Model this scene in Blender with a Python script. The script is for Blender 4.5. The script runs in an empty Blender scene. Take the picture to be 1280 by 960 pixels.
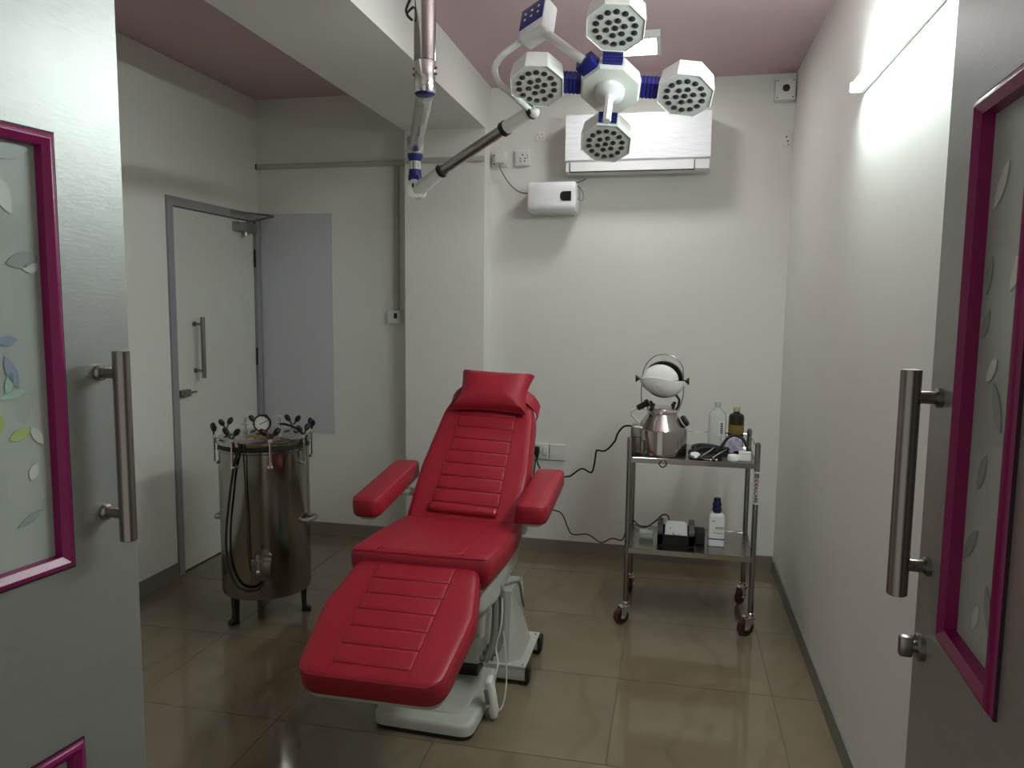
import bpy, bmesh, math, random
from mathutils import Vector, Matrix
random.seed(4)
V = Vector
sc = bpy.context.scene
col = sc.collection

# ------------------------------------------------------------------ camera, world, exposure
cam_d = bpy.data.cameras.new('camera'); cam = bpy.data.objects.new('camera', cam_d); col.objects.link(cam)
cr, cu_, cf = V((0.9776, 0.2102, 0.0110)), V((-0.0327, 0.0998, 0.9945)), V((-0.2079, 0.9726, -0.1045))
cam.matrix_world = Matrix(((cr.x, cu_.x, -cf.x, 0.0), (cr.y, cu_.y, -cf.y, 0.0), (cr.z, cu_.z, -cf.z, 1.5), (0, 0, 0, 1)))
cam_d.sensor_width = 36.0; cam_d.lens = 940.08 / 1280 * 36.0; cam_d.clip_start = 0.05
sc.camera = cam
w = bpy.data.worlds.new('world'); sc.world = w; w.use_nodes = True
w.node_tree.nodes['Background'].inputs[0].default_value = (1.0, 0.95, 0.88, 1)
w.node_tree.nodes['Background'].inputs[1].default_value = 0.35
sc.view_settings.view_transform = 'Standard'; sc.view_settings.look = 'None'
sc.view_settings.gamma = 1.0; sc.view_settings.use_curve_mapping = False
sc.view_settings.exposure = 0.26
TUBE_E = 122.0      # emission of the wall tube
PANEL_E = 33.0     # emission of the ceiling lamp

# ------------------------------------------------------------------ room numbers
XR, XL, YB, ZC, YF = 0.601, -2.61, 4.4235, 2.7594, 0.44
BX0, BX1, BZ, CY = -1.570, -1.087, 2.501, 4.276

# ------------------------------------------------------------------ materials
MATS = {}
def mat(name, color, rough=0.5, metal=0.0, noise=0.0, nscale=8.0, bump=0.0, bscale=60.0, trans=0.0, ior=1.45,
        emit=None, estr=0.0, coat=0.0, stretch=(1, 1, 1), spec=0.5, alpha=1.0, aniso=0.0):
    if name in MATS: return MATS[name]
    m = bpy.data.materials.new(name); m.use_nodes = True
    nt = m.node_tree; b = nt.nodes['Principled BSDF']
    b.inputs['Base Color'].default_value = (*color, 1)
    b.inputs['Roughness'].default_value = rough; b.inputs['Metallic'].default_value = metal
    b.inputs['Transmission Weight'].default_value = trans; b.inputs['IOR'].default_value = ior
    b.inputs['Coat Weight'].default_value = coat; b.inputs['Specular IOR Level'].default_value = spec
    b.inputs['Alpha'].default_value = alpha
    if aniso: b.inputs['Anisotropic'].default_value = aniso
    if emit:
        b.inputs['Emission Color'].default_value = (*emit, 1); b.inputs['Emission Strength'].default_value = estr
    tc = nt.nodes.new('ShaderNodeTexCoord'); mp = nt.nodes.new('ShaderNodeMapping')
    mp.inputs['Scale'].default_value = stretch
    nt.links.new(tc.outputs['Object'], mp.inputs['Vector'])
    if noise > 0:
        n = nt.nodes.new('ShaderNodeTexNoise'); n.inputs['Scale'].default_value = nscale; n.inputs['Detail'].default_value = 4
        nt.links.new(mp.outputs[0], n.inputs['Vector'])
        r = nt.nodes.new('ShaderNodeMapRange'); r.inputs['To Min'].default_value = 1 - noise; r.inputs['To Max'].default_value = 1 + noise
        nt.links.new(n.outputs['Fac'], r.inputs['Value'])
        mx = nt.nodes.new('ShaderNodeMix'); mx.data_type = 'RGBA'; mx.blend_type = 'MULTIPLY'; mx.inputs['Factor'].default_value = 1
        mx.inputs[6].default_value = (*color, 1)
        nt.links.new(r.outputs[0], mx.inputs[7]); nt.links.new(mx.outputs[2], b.inputs['Base Color'])
    if bump > 0:
        n2 = nt.nodes.new('ShaderNodeTexNoise'); n2.inputs['Scale'].default_value = bscale; n2.inputs['Detail'].default_value = 3
        nt.links.new(mp.outputs[0], n2.inputs['Vector'])
        bp = nt.nodes.new('ShaderNodeBump'); bp.inputs['Strength'].default_value = bump; bp.inputs['Distance'].default_value = 0.01
        nt.links.new(n2.outputs['Fac'], bp.inputs['Height']); nt.links.new(bp.outputs[0], b.inputs['Normal'])
    MATS[name] = m
    return m

M_wall = mat('wall_paint', (0.80, 0.80, 0.75), 0.62, noise=0.03, nscale=3, bump=0.04, bscale=90)
M_ceil = mat('pink_ceiling_paint', (0.61, 0.44, 0.475), 0.7, noise=0.03, nscale=2)
M_beam = mat('beam_paint', (0.79, 0.785, 0.735), 0.65, noise=0.03, nscale=3)
M_base = mat('skirting_tile', (0.24, 0.21, 0.175), 0.3, noise=0.08, nscale=6)
M_base_grey = mat('skirting_grey', (0.20, 0.195, 0.19), 0.4, noise=0.06, nscale=6)
M_grout = mat('grout', (0.10, 0.085, 0.065), 0.8)
M_white = mat('white_plastic', (0.78, 0.78, 0.76), 0.35, noise=0.02)
M_whiteg = mat('white_gloss', (0.80, 0.81, 0.82), 0.18, noise=0.02)
M_wrap = mat('plastic_wrapped_white', (0.86, 0.885, 0.91), 0.10, bump=0.55, bscale=26, coat=0.5, stretch=(0.35, 1, 1.6))
M_lampw = mat('lamp_white', (0.74, 0.76, 0.72), 0.32, noise=0.02)
M_lampface = mat('lamp_face_grey', (0.56, 0.57, 0.55), 0.4, noise=0.04, nscale=40)
M_blue = mat('royal_blue_plastic', (0.012, 0.016, 0.16), 0.35)
M_lens = mat('led_lens', (0.02, 0.022, 0.022), 0.12, coat=0.8)
M_steel = mat('polished_steel', (0.50, 0.48, 0.455), 0.14, 1.0, noise=0.05, nscale=6, stretch=(1, 1, 0.2))
M_steelb = mat('brushed_steel', (0.30, 0.285, 0.265), 0.27, 1.0, noise=0.14, nscale=30, stretch=(1, 1, 0.03))
M_drum = mat('drum_steel', (0.36, 0.335, 0.30), 0.17, 1.0, noise=0.10, nscale=14, stretch=(1, 1, 0.02), bump=0.05, bscale=7)
M_chrome = mat('chrome', (0.75, 0.74, 0.73), 0.07, 1.0)
M_film = mat('crinkled_clear_film_on_steel', (0.50, 0.50, 0.48), 0.2, 0.5, bump=0.7, bscale=28, coat=0.7)
M_tube_grey = mat('satin_steel', (0.40, 0.39, 0.38), 0.3, 1.0)
M_black = mat('black_plastic', (0.012, 0.012, 0.012), 0.38)
M_rubber = mat('black_rubber', (0.016, 0.016, 0.016), 0.65)
M_red = mat('crimson_leatherette', (0.330, 0.0125, 0.029), 0.42, noise=0.05, nscale=5, bump=0.05, bscale=260)
M_redd = mat('crimson_piping', (0.31, 0.0130, 0.028), 0.45, noise=0.05, nscale=5)
M_abs = mat('white_painted_metal', (0.50, 0.505, 0.455), 0.35, noise=0.03, nscale=4)
M_dirty = mat('scuffed_white_plastic', (0.40, 0.40, 0.355), 0.4, noise=0.3, nscale=9)
M_cord_g = mat('grey_cord', (0.22, 0.215, 0.20), 0.5)
M_cord_w = mat('white_cord', (0.62, 0.61, 0.57), 0.5)
M_doorw = mat('door_cream_laminate', (0.66, 0.68, 0.62), 0.35, noise=0.02)
M_frameg = mat('door_frame_grey', (0.30, 0.30, 0.31), 0.45, noise=0.05)
M_alu = mat('brushed_silver_laminate', (0.355, 0.366, 0.350), 0.40, 0.55, noise=0.06, nscale=70, stretch=(0.25, 0.25, 1), bump=0.03, bscale=200)
M_pink = mat('magenta_frame_paint', (0.24, 0.008, 0.095), 0.3, noise=0.05)
M_gasket = mat('dark_gasket', (0.03, 0.008, 0.02), 0.6)
M_panelg = mat('blue_grey_film', (0.60, 0.61, 0.645), 0.55, noise=0.03, nscale=3)
M_fog = mat('etched_glass_motif', (0.42, 0.47, 0.43), 0.3)
M_trunk = mat('trunking_beige', (0.50, 0.47, 0.42), 0.5, noise=0.03)
M_black_glass = mat('black_display', (0.008, 0.008, 0.01), 0.08)
M_label = mat('white_label', (0.75, 0.75, 0.73), 0.45)
M_ink = mat('black_ink', (0.015, 0.015, 0.015), 0.5)
M_inkred = mat('dark_red_ink', (0.16, 0.012, 0.012), 0.5)
M_inkblue = mat('blue_ink', (0.015, 0.07, 0.20), 0.5)
M_brown = mat('caster_tyre_red', (0.075, 0.020, 0.016), 0.4, noise=0.1, nscale=30)
M_clear = mat('clear_plastic', (0.88, 0.92, 0.91), 0.12, trans=0.72, ior=1.2)
M_amber = mat('dark_amber_bottle', (0.022, 0.014, 0.008), 0.18)
M_yellow = mat('yellow_label', (0.20, 0.135, 0.03), 0.5)
M_cream = mat('cream_cap', (0.48, 0.42, 0.24), 0.4)
M_navy = mat('navy_cap', (0.012, 0.014, 0.075), 0.35)
M_cloth = mat('white_cloth_filter', (0.80, 0.80, 0.78), 0.85, noise=0.04, nscale=12, bump=0.3, bscale=40)
M_dial = mat('gauge_dial', (0.75, 0.75, 0.72), 0.4)
M_screen = mat('control_screen_blue', (0.02, 0.035, 0.20), 0.2)
M_tube_e = mat('lit_tube', (0.9, 0.95, 1.0), 0.4, emit=(0.87, 1.0, 0.98), estr=TUBE_E)
M_panel_e = mat('lit_lamp_diffuser', (0.95, 0.97, 1.0), 0.4, emit=(1.0, 0.98, 0.97), estr=PANEL_E)
M_film_purple = mat('foil_packet', (0.42, 0.38, 0.48), 0.25, noise=0.3, nscale=50)

def glass_mat():
    m = bpy.data.materials.new('frosted_green_glass'); m.use_nodes = True; nt = m.node_tree; b = nt.nodes['Principled BSDF']
    b.inputs['Roughness'].default_value = 0.28; b.inputs['Transmission Weight'].default_value = 0.30; b.inputs['IOR'].default_value = 1.35
    tc = nt.nodes.new('ShaderNodeTexCoord'); mp = nt.nodes.new('ShaderNodeMapping'); nt.links.new(tc.outputs['Object'], mp.inputs[0])
    vo = nt.nodes.new('ShaderNodeTexVoronoi'); vo.distance = 'CHEBYCHEV'; vo.inputs['Scale'].default_value = 11
    nt.links.new(mp.outputs[0], vo.inputs['Vector'])
    ra = nt.nodes.new('ShaderNodeValToRGB'); ra.color_ramp.elements[0].color = (0.50, 0.56, 0.52, 1); ra.color_ramp.elements[1].color = (0.60, 0.66, 0.615, 1)
    nt.links.new(vo.outputs['Color'], ra.inputs[0]); nt.links.new(ra.outputs[0], b.inputs['Base Color'])
    return m
M_glass = glass_mat()

def tile_mat():
    m = bpy.data.materials.new('polished_beige_floor_tile'); m.use_nodes = True; nt = m.node_tree; b = nt.nodes['Principled BSDF']
    b.inputs['Roughness'].default_value = 0.065; b.inputs['Specular IOR Level'].default_value = 0.5
    geo = nt.nodes.new('ShaderNodeNewGeometry'); oi = nt.nodes.new('ShaderNodeObjectInfo')
    sc_ = nt.nodes.new('ShaderNodeVectorMath'); sc_.operation = 'SCALE'; sc_.inputs[0].default_value = (7, 5, 3)
    nt.links.new(oi.outputs['Random'], sc_.inputs['Scale'])
    ad = nt.nodes.new('ShaderNodeVectorMath'); ad.operation = 'ADD'
    nt.links.new(geo.outputs['Position'], ad.inputs[0]); nt.links.new(sc_.outputs[0], ad.inputs[1])
    n1 = nt.nodes.new('ShaderNodeTexNoise'); n1.inputs['Scale'].default_value = 2.3; n1.inputs['Detail'].default_value = 5; n1.inputs['Distortion'].default_value = 1.2
    nt.links.new(ad.outputs[0], n1.inputs['Vector'])
    wv = nt.nodes.new('ShaderNodeTexWave'); wv.inputs['Scale'].default_value = 0.9; wv.inputs['Distortion'].default_value = 9; wv.inputs['Detail'].default_value = 3; wv.inputs['Detail Scale'].default_value = 1.3
    nt.links.new(ad.outputs[0], wv.inputs['Vector'])
    r1 = nt.nodes.new('ShaderNodeValToRGB'); e = r1.color_ramp.elements
    e[0].position = 0.25; e[0].color = (0.176, 0.143, 0.087, 1); e[1].position = 0.75; e[1].color = (0.214, 0.177, 0.114, 1)
    nt.links.new(n1.outputs['Fac'], r1.inputs[0])
    r2 = nt.nodes.new('ShaderNodeValToRGB'); e = r2.color_ramp.elements
    e[0].position = 0.0; e[0].color = (0.84, 0.82, 0.78, 1); e[1].position = 0.07; e[1].color = (1, 1, 1, 1)
    nt.links.new(wv.outputs['Fac'], r2.inputs[0])
    mx = nt.nodes.new('ShaderNodeMix'); mx.data_type = 'RGBA'; mx.blend_type = 'MULTIPLY'; mx.inputs['Factor'].default_value = 0.55
    nt.links.new(r1.outputs[0], mx.inputs[6]); nt.links.new(r2.outputs[0], mx.inputs[7]); nt.links.new(mx.outputs[2], b.inputs['Base Color'])
    return m
M_tile = tile_mat()

# ------------------------------------------------------------------ mesh helpers (all shapes in world metres)
def frame_of(d):
    d = V(d).normalized(); a = V((0, 0, 1)) if abs(d.z) < 0.9 else V((1, 0, 0))
    u = d.cross(a).normalized(); return u, d.cross(u).normalized(), d

def spline(pts, n=6):
    P = [V(p) for p in pts]; out = []
    for i in range(len(P) - 1):
        p0 = P[max(i - 1, 0)]; p1 = P[i]; p2 = P[i + 1]; p3 = P[min(i + 2, len(P) - 1)]
        for k in range(n):
            t = k / n
            out.append(0.5 * ((2 * p1) + (p2 - p0) * t + (2 * p0 - 5 * p1 + 4 * p2 - p3) * t * t + (3 * p1 - p0 - 3 * p2 + p3) * t ** 3))
    out.append(P[-1]); return out

def rpoly(pts, r, seg=5):
    """polygon with rounded corners; r a number or one per corner"""
    n = len(pts); out = []
    for i in range(n):
        p = V(pts[i]).to_2d(); a = V(pts[i - 1]).to_2d(); b = V(pts[(i + 1) % n]).to_2d()
        ri = r[i] if isinstance(r, (list, tuple)) else r
        da = (a - p).normalized(); db = (b - p).normalized()
        ang = da.angle(db); t = ri / math.tan(ang / 2)
        t = min(t, (a - p).length * 0.49, (b - p).length * 0.49)
        s, e = p + da * t, p + db * t
        for k in range(seg + 1):
            q = k / seg
            out.append((1 - q) ** 2 * s + 2 * q * (1 - q) * p + q * q * e)
    return out

def inset(poly, d):
    n = len(poly); out = []
    area = sum(poly[i].x * poly[(i + 1) % n].y - poly[(i + 1) % n].x * poly[i].y for i in range(n))
    sg = 1 if area > 0 else -1
    for i in range(n):
        t = (poly[(i + 1) % n] - poly[i - 1])
        t = t.normalized() if t.length > 1e-9 else V((1, 0))
        out.append(poly[i] + V((-t.y, t.x)) * d * sg)
    return out

class Outline:
    '''rounded polygon whose inset keeps clean corners'''
    def __init__(s, pts, radii, seg=5): s.p = [V(p).to_2d() for p in pts]; s.r = radii; s.seg = seg
    def ring(s, d):
        n = len(s.p); A = sum(s.p[i].x * s.p[(i + 1) % n].y - s.p[(i + 1) % n].x * s.p[i].y for i in range(n)); sg = 1 if A > 0 else -1
        q = []
        for i in range(n):
            e1 = (s.p[i] - s.p[i - 1]).normalized(); e2 = (s.p[(i + 1) % n] - s.p[i]).normalized()
            n1 = V((-e1.y, e1.x)) * sg; n2 = V((-e2.y, e2.x)) * sg
            q.append(s.p[i] + (n1 + n2) / (1 + n1.dot(n2)) * d)
        return rpoly(q, [max((s.r[i] if isinstance(s.r, (list, tuple)) else s.r) - d, 0.004) for i in range(n)], s.seg)

class MB:
    def __init__(s): s.v = []; s.f = []
    def add(s, vs, fs):
        o = len(s.v); s.v += [V(p) for p in vs]; s.f += [[i + o for i in f] for f in fs]; return s
    def box(s, x0, x1, y0, y1, z0, z1):
        return s.add([(x, y, z) for z in (z0, z1) for y in (y0, y1) for x in (x0, x1)],
                     [(0, 2, 3, 1), (4, 5, 7, 6), (0, 1, 5, 4), (2, 6, 7, 3), (0, 4, 6, 2), (1, 3, 7, 5)])
    def rbox(s, c, size, bev=0.005, R=None, seg=2):
        bm = bmesh.new(); bmesh.ops.create_cube(bm, size=1)
        for v in bm.verts: v.co = V((v.co.x * size[0], v.co.y * size[1], v.co.z * size[2]))
        if bev > 0: bmesh.ops.bevel(bm, geom=bm.edges[:], offset=bev, segments=seg, affect='EDGES', profile=0.5)
        bm.verts.index_update(); c = V(c)
        R = R or Matrix.Identity(3)
        s.add([R @ v.co + c for v in bm.verts], [[v.index for v in f.verts] for f in bm.faces]); bm.free(); return s
    def loft(s, rings, cap0=True, cap1=True, close=True):
        n = len(rings[0]); vs = [p for r in rings for p in r]; fs = []
        for i in range(len(rings) - 1):
            for k in range(n if close else n - 1):
                a, b = i * n + k, i * n + (k + 1) % n; fs.append((a, b, b + n, a + n))
        if cap0: fs.append(list(range(n))[::-1])
        if cap1: fs.append([(len(rings) - 1) * n + k for k in range(n)])
        return s.add(vs, fs)
    def cyl(s, p0, p1, r0, r1=None, n=20, caps=True):
        r1 = r0 if r1 is None else r1; p0, p1 = V(p0), V(p1); u, w_, d = frame_of(p1 - p0)
        ring = lambda p, r: [p + (u * math.cos(2 * math.pi * k / n) + w_ * math.sin(2 * math.pi * k / n)) * r for k in range(n)]
        return s.loft([ring(p0, r0), ring(p1, r1)], caps, caps)
    def lathe(s, prof, c=(0, 0, 0), axis=(0, 0, 1), n=28, sx=1.0, caps=True):
        u, w_, d = frame_of(axis); c = V(c)
        rings = [[c + d * h + (u * sx * math.cos(2 * math.pi * k / n) + w_ * math.sin(2 * math.pi * k / n)) * r for k in range(n)] for r, h in prof]
        return s.loft(rings, caps, caps)
    def tube(s, path, r, n=8, caps=True):
        P = [V(p) for p in path]; u = None; rings = []
        for i, p in enumerate(P):
            d = (P[min(i + 1, len(P) - 1)] - P[max(i - 1, 0)]).normalized()
            if u is None: u = frame_of(d)[0]
            u = (u - d * u.dot(d)).normalized(); w_ = d.cross(u)
            rr = r[i] if isinstance(r, (list, tuple)) else r
            rings.append([p + (u * math.cos(2 * math.pi * k / n) + w_ * math.sin(2 * math.pi * k / n)) * rr for k in range(n)])
        return s.loft(rings, caps, caps)
    def ell(s, c, rad, R=None, n=14, m=9):
        c = V(c); R = R or Matrix.Identity(3); rings = []
        for j in range(1, m):
            t = math.pi * j / m
            rings.append([R @ V((rad[0] * math.sin(t) * math.cos(2 * math.pi * k / n), rad[1] * math.sin(t) * math.sin(2 * math.pi * k / n), -rad[2] * math.cos(t))) + c for k in range(n)])
        return s.loft(rings)
    def slab(s, poly, o, U, W, N, layers):
        """loft an outline along N: layers = [(inset, height), ...]"""
        o, U, W, N = V(o), V(U), V(W), V(N)
        return s.loft([[o + U * p.x + W * p.y + N * h for p in (poly.ring(d) if isinstance(poly, Outline) else inset(poly, d))] for d, h in layers])
    def molding(s, a0, a1, b0, b1, o, U, W, N, prof, close=False):
        """mitred rectangular frame; prof = [(inset, height)]"""
        o, U, W, N = V(o), V(U), V(W), V(N); rings = []
        for d, h in prof:
            rings.append([o + U * a + W * b + N * h for a, b in ((a0 + d, b0 + d), (a1 - d, b0 + d), (a1 - d, b1 - d), (a0 + d, b1 - d))])
        if close: rings.append(rings[0])
        return s.loft(rings, False, False)
    def build(s, name, m, parent=None, angle=35, origin=None):
        me = bpy.data.meshes.new(name)
        top = V(parent['_o']) if parent is not None else V((0, 0, 0))
        org = V(origin) if origin is not None else top
        me.from_pydata([tuple(v - org) for v in s.v], [], s.f)
        bm = bmesh.new(); bm.from_mesh(me); bmesh.ops.recalc_face_normals(bm, faces=bm.faces); bm.to_mesh(me); bm.free()
        me.materials.append(m); me.shade_smooth(); me.set_sharp_from_angle(angle=math.radians(angle)); me.update()
        o = bpy.data.objects.new(name, me); col.objects.link(o)
        o['_o'] = list(org)
        if parent is not None:
            o.parent = parent; o.location = org - top
        else: o.location = org
        ALL.append(o); return o
ALL = []
def thing(name, label, cat, loc, group=None, kind=None):
    o = bpy.data.objects.new(name, None); col.objects.link(o); o.empty_display_size = 0.05
    o.location = loc; o['_o'] = list(loc); ALL.append(o)
    if kind: o['kind'] = kind
    if label: o['label'] = label
    if cat: o['category'] = cat
    if group: o['group'] = group
    return o
def tag(o, label, cat, group=None):
    o['label'] = label; o['category'] = cat
    if group: o['group'] = group
    return o
def struct(o, label=None):
    o['kind'] = 'structure'
    if label: o['label'] = label
    return o
def text(name, body, size, o, U, W, m, parent, align='LEFT'):
    cu = bpy.data.curves.new('t', 'FONT'); cu.body = body; cu.size = size; cu.align_x = align; cu.extrude = 0.0002; cu.offset = size * 0.022
    t = bpy.data.objects.new('t', cu); col.objects.link(t)
    dg = bpy.context.evaluated_depsgraph_get(); me0 = bpy.data.meshes.new_from_object(t.evaluated_get(dg))
    U, W, o = V(U), V(W), V(o); N = U.cross(W)
    b = MB(); b.add([o + U * v.co.x + W * v.co.y + N * v.co.z for v in me0.vertices], [list(p.vertices) for p in me0.polygons])
    bpy.data.objects.remove(t); bpy.data.curves.remove(cu); bpy.data.meshes.remove(me0)
    return b.build(name, m, parent)
X_, Y_, Z_ = V((1, 0, 0)), V((0, 1, 0)), V((0, 0, 1))

# ------------------------------------------------------------------ the setting
T = 0.12; YW = -1.2
b = MB(); b.box(XL - T, XR + T, YW, YB + T, -0.08, -0.003); floor = struct(b.build('floor', M_grout), 'polished beige tiled floor')
TS = 0.592; tile_me = None
for i in range(-6, 2):
    for j in range(-7, 4):
        x0 = 0.420 + i * TS; y0 = 2.935 + j * TS
        xa, xb, ya, yb = max(x0, XL), min(x0 + TS, XR), max(y0, YW), min(y0 + TS, YB)
        if xb - xa < 0.02 or yb - ya < 0.02: continue
        g = 0.0012
        MB().box(xa + g, xb - g, ya + g, yb - g, -0.003, 0.0).build('tile', M_tile, floor, origin=((xa + xb) / 2, (ya + yb) / 2, 0))
struct(MB().box(XL - T, XR + T, YW, YB + T, ZC, ZC + 0.1).build('ceiling', M_ceil), 'pink painted ceiling')
struct(MB().box(XL - T, XR + T, YB, YB + T, 0, ZC).build('wall_back', M_wall), 'off-white back wall')
struct(MB().box(XR, XR + T, YF, YB, 0, ZC).build('wall_right', M_wall), 'off-white right wall')
DY0, DY1, DZ = 3.555, 4.418, 2.045
b = MB(); b.box(XL - T, XL, YF, DY0, 0, ZC); b.box(XL - T, XL, DY0, YB, DZ, ZC); b.box(XL - T, XL - 0.08, DY0, YB, 0, DZ)
struct(b.build('wall_left', M_wall), 'off-white left wall with a door')
LHX, RHX = -0.976, 0.313
b = MB(); b.box(XL - T, LHX - 0.05, YF - T, YF, 0, ZC); b.box(RHX + 0.05, XR + T, YF - T, YF, 0, ZC); b.box(LHX - 0.05, RHX + 0.05, YF - T, YF, 2.09, ZC)
struct(b.build('wall_front', M_wall), 'off-white entrance wall around the double door')
struct(MB().box(BX0, BX1, YF, YB, BZ, ZC).build('ceiling_beam', M_beam), 'off-white beam crossing under the pink ceiling')
struct(MB().box(BX0, BX1, CY, YB, 0, BZ).build('wall_column', M_wall), 'off-white column on the back wall')
H_ = 0.08
b = MB(); b.box(XL, BX0, YB - 0.010, YB, 0, H_); b.box(BX1, XR, YB - 0.010, YB, 0, H_); b.box(BX0 - 0.010, BX1 + 0.010, CY - 0.010, CY, 0, H_)
b.box(BX0 - 0.010, BX0, CY, YB, 0, H_); b.box(BX1, BX1 + 0.010, CY, YB, 0, H_)
struct(b.build('baseboard_back', M_base), 'brown tile skirting along the back wall')
struct(MB().box(XR - 0.010, XR, YF, YB - 0.010, 0, H_).build('baseboard_right', M_base_grey), 'grey skirting along the right wall')
struct(MB().box(XL, XL + 0.010, YF, DY0 - 0.045, 0, H_).build('baseboard_left', M_base_grey), 'grey skirting along the left wall')
b = MB()
for x in (LHX - 0.05, RHX):
    b.box(x, x + 0.05, YF - T - 0.01, YF + 0.0, 0, 2.09)
b.box(LHX, RHX, YF - T - 0.01, YF, 2.055, 2.09)
struct(b.build('trim_1', M_frameg), 'grey jamb of the double door')

# cream door in the left wall
d1 = struct(thing('door_1', 'cream flush door with grey frame in the left wall', None, (XL, DY0, 0), kind='structure'))
b = MB()
fw = 0.045
b.box(XL - 0.06, XL + 0.012, DY0 - fw + 0.01, DY0 + 0.012, 0, DZ + 0.006); b.box(XL - 0.06, XL + 0.012, DY1 - 0.048, DY1, 0, DZ + 0.006)
b.box(XL - 0.06, XL + 0.012, DY0 + 0.012, DY1 - 0.048, DZ - 0.042, DZ + 0.006)
b.build('door_frame', M_frameg, d1)
MB().box(XL - 0.05, XL - 0.006, DY0 + 0.016, DY1 - 0.052, 0.008, DZ - 0.046).build('leaf', M_doorw, d1)
b = MB(); hx, hy = XL + 0.05, 3.735
b.cyl((hx, hy, 1.075), (hx, hy, 1.415), 0.0125)
h = b.build('pull_handle', M_steelb, d1)
for z in (1.115, 1.375):
    MB().cyl((XL - 0.006, hy, z), (hx - 0.01, hy, z), 0.008).cyl((XL - 0.006, hy, z), (XL + 0.004, hy, z), 0.014).build('standoff', M_steelb, h)
b = MB(); b.rbox((XL + 0.008, 3.615, 1.0), (0.028, 0.085, 0.04), 0.004); b.cyl((XL + 0.012, 3.65, 1.0), (XL + 0.018, 3.71, 1.0), 0.008, 0.005)
b.build('latch', M_steelb, d1)
b = MB(); b.rbox((XL + 0.02, 4.24, 1.955), (0.05, 0.21, 0.055), 0.006); b.cyl((XL + 0.022, 4.235, 1.90), (XL + 0.022, 4.235, 1.93), 0.014)
cl = b.build('door_closer', M_tube_grey, d1)
MB().tube([(XL + 0.03, 4.235, 1.985), (XL + 0.09, 4.27, 2.0), (XL + 0.16, 4.33, 2.03)], 0.008, 6).tube([(XL + 0.16, 4.33, 2.032), (XL + 0.06, 4.25, 2.04), (XL + 0.012, 4.10, 2.035)], 0.007, 6).build('closer_arm', M_tube_grey, cl)
for z in (0.6, 1.1, 1.72):
    MB().cyl((XL + 0.004, DY1 - 0.052, z), (XL + 0.004, DY1 - 0.052, z + 0.11), 0.006, n=8).build('hinge', M_black, d1)

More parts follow.
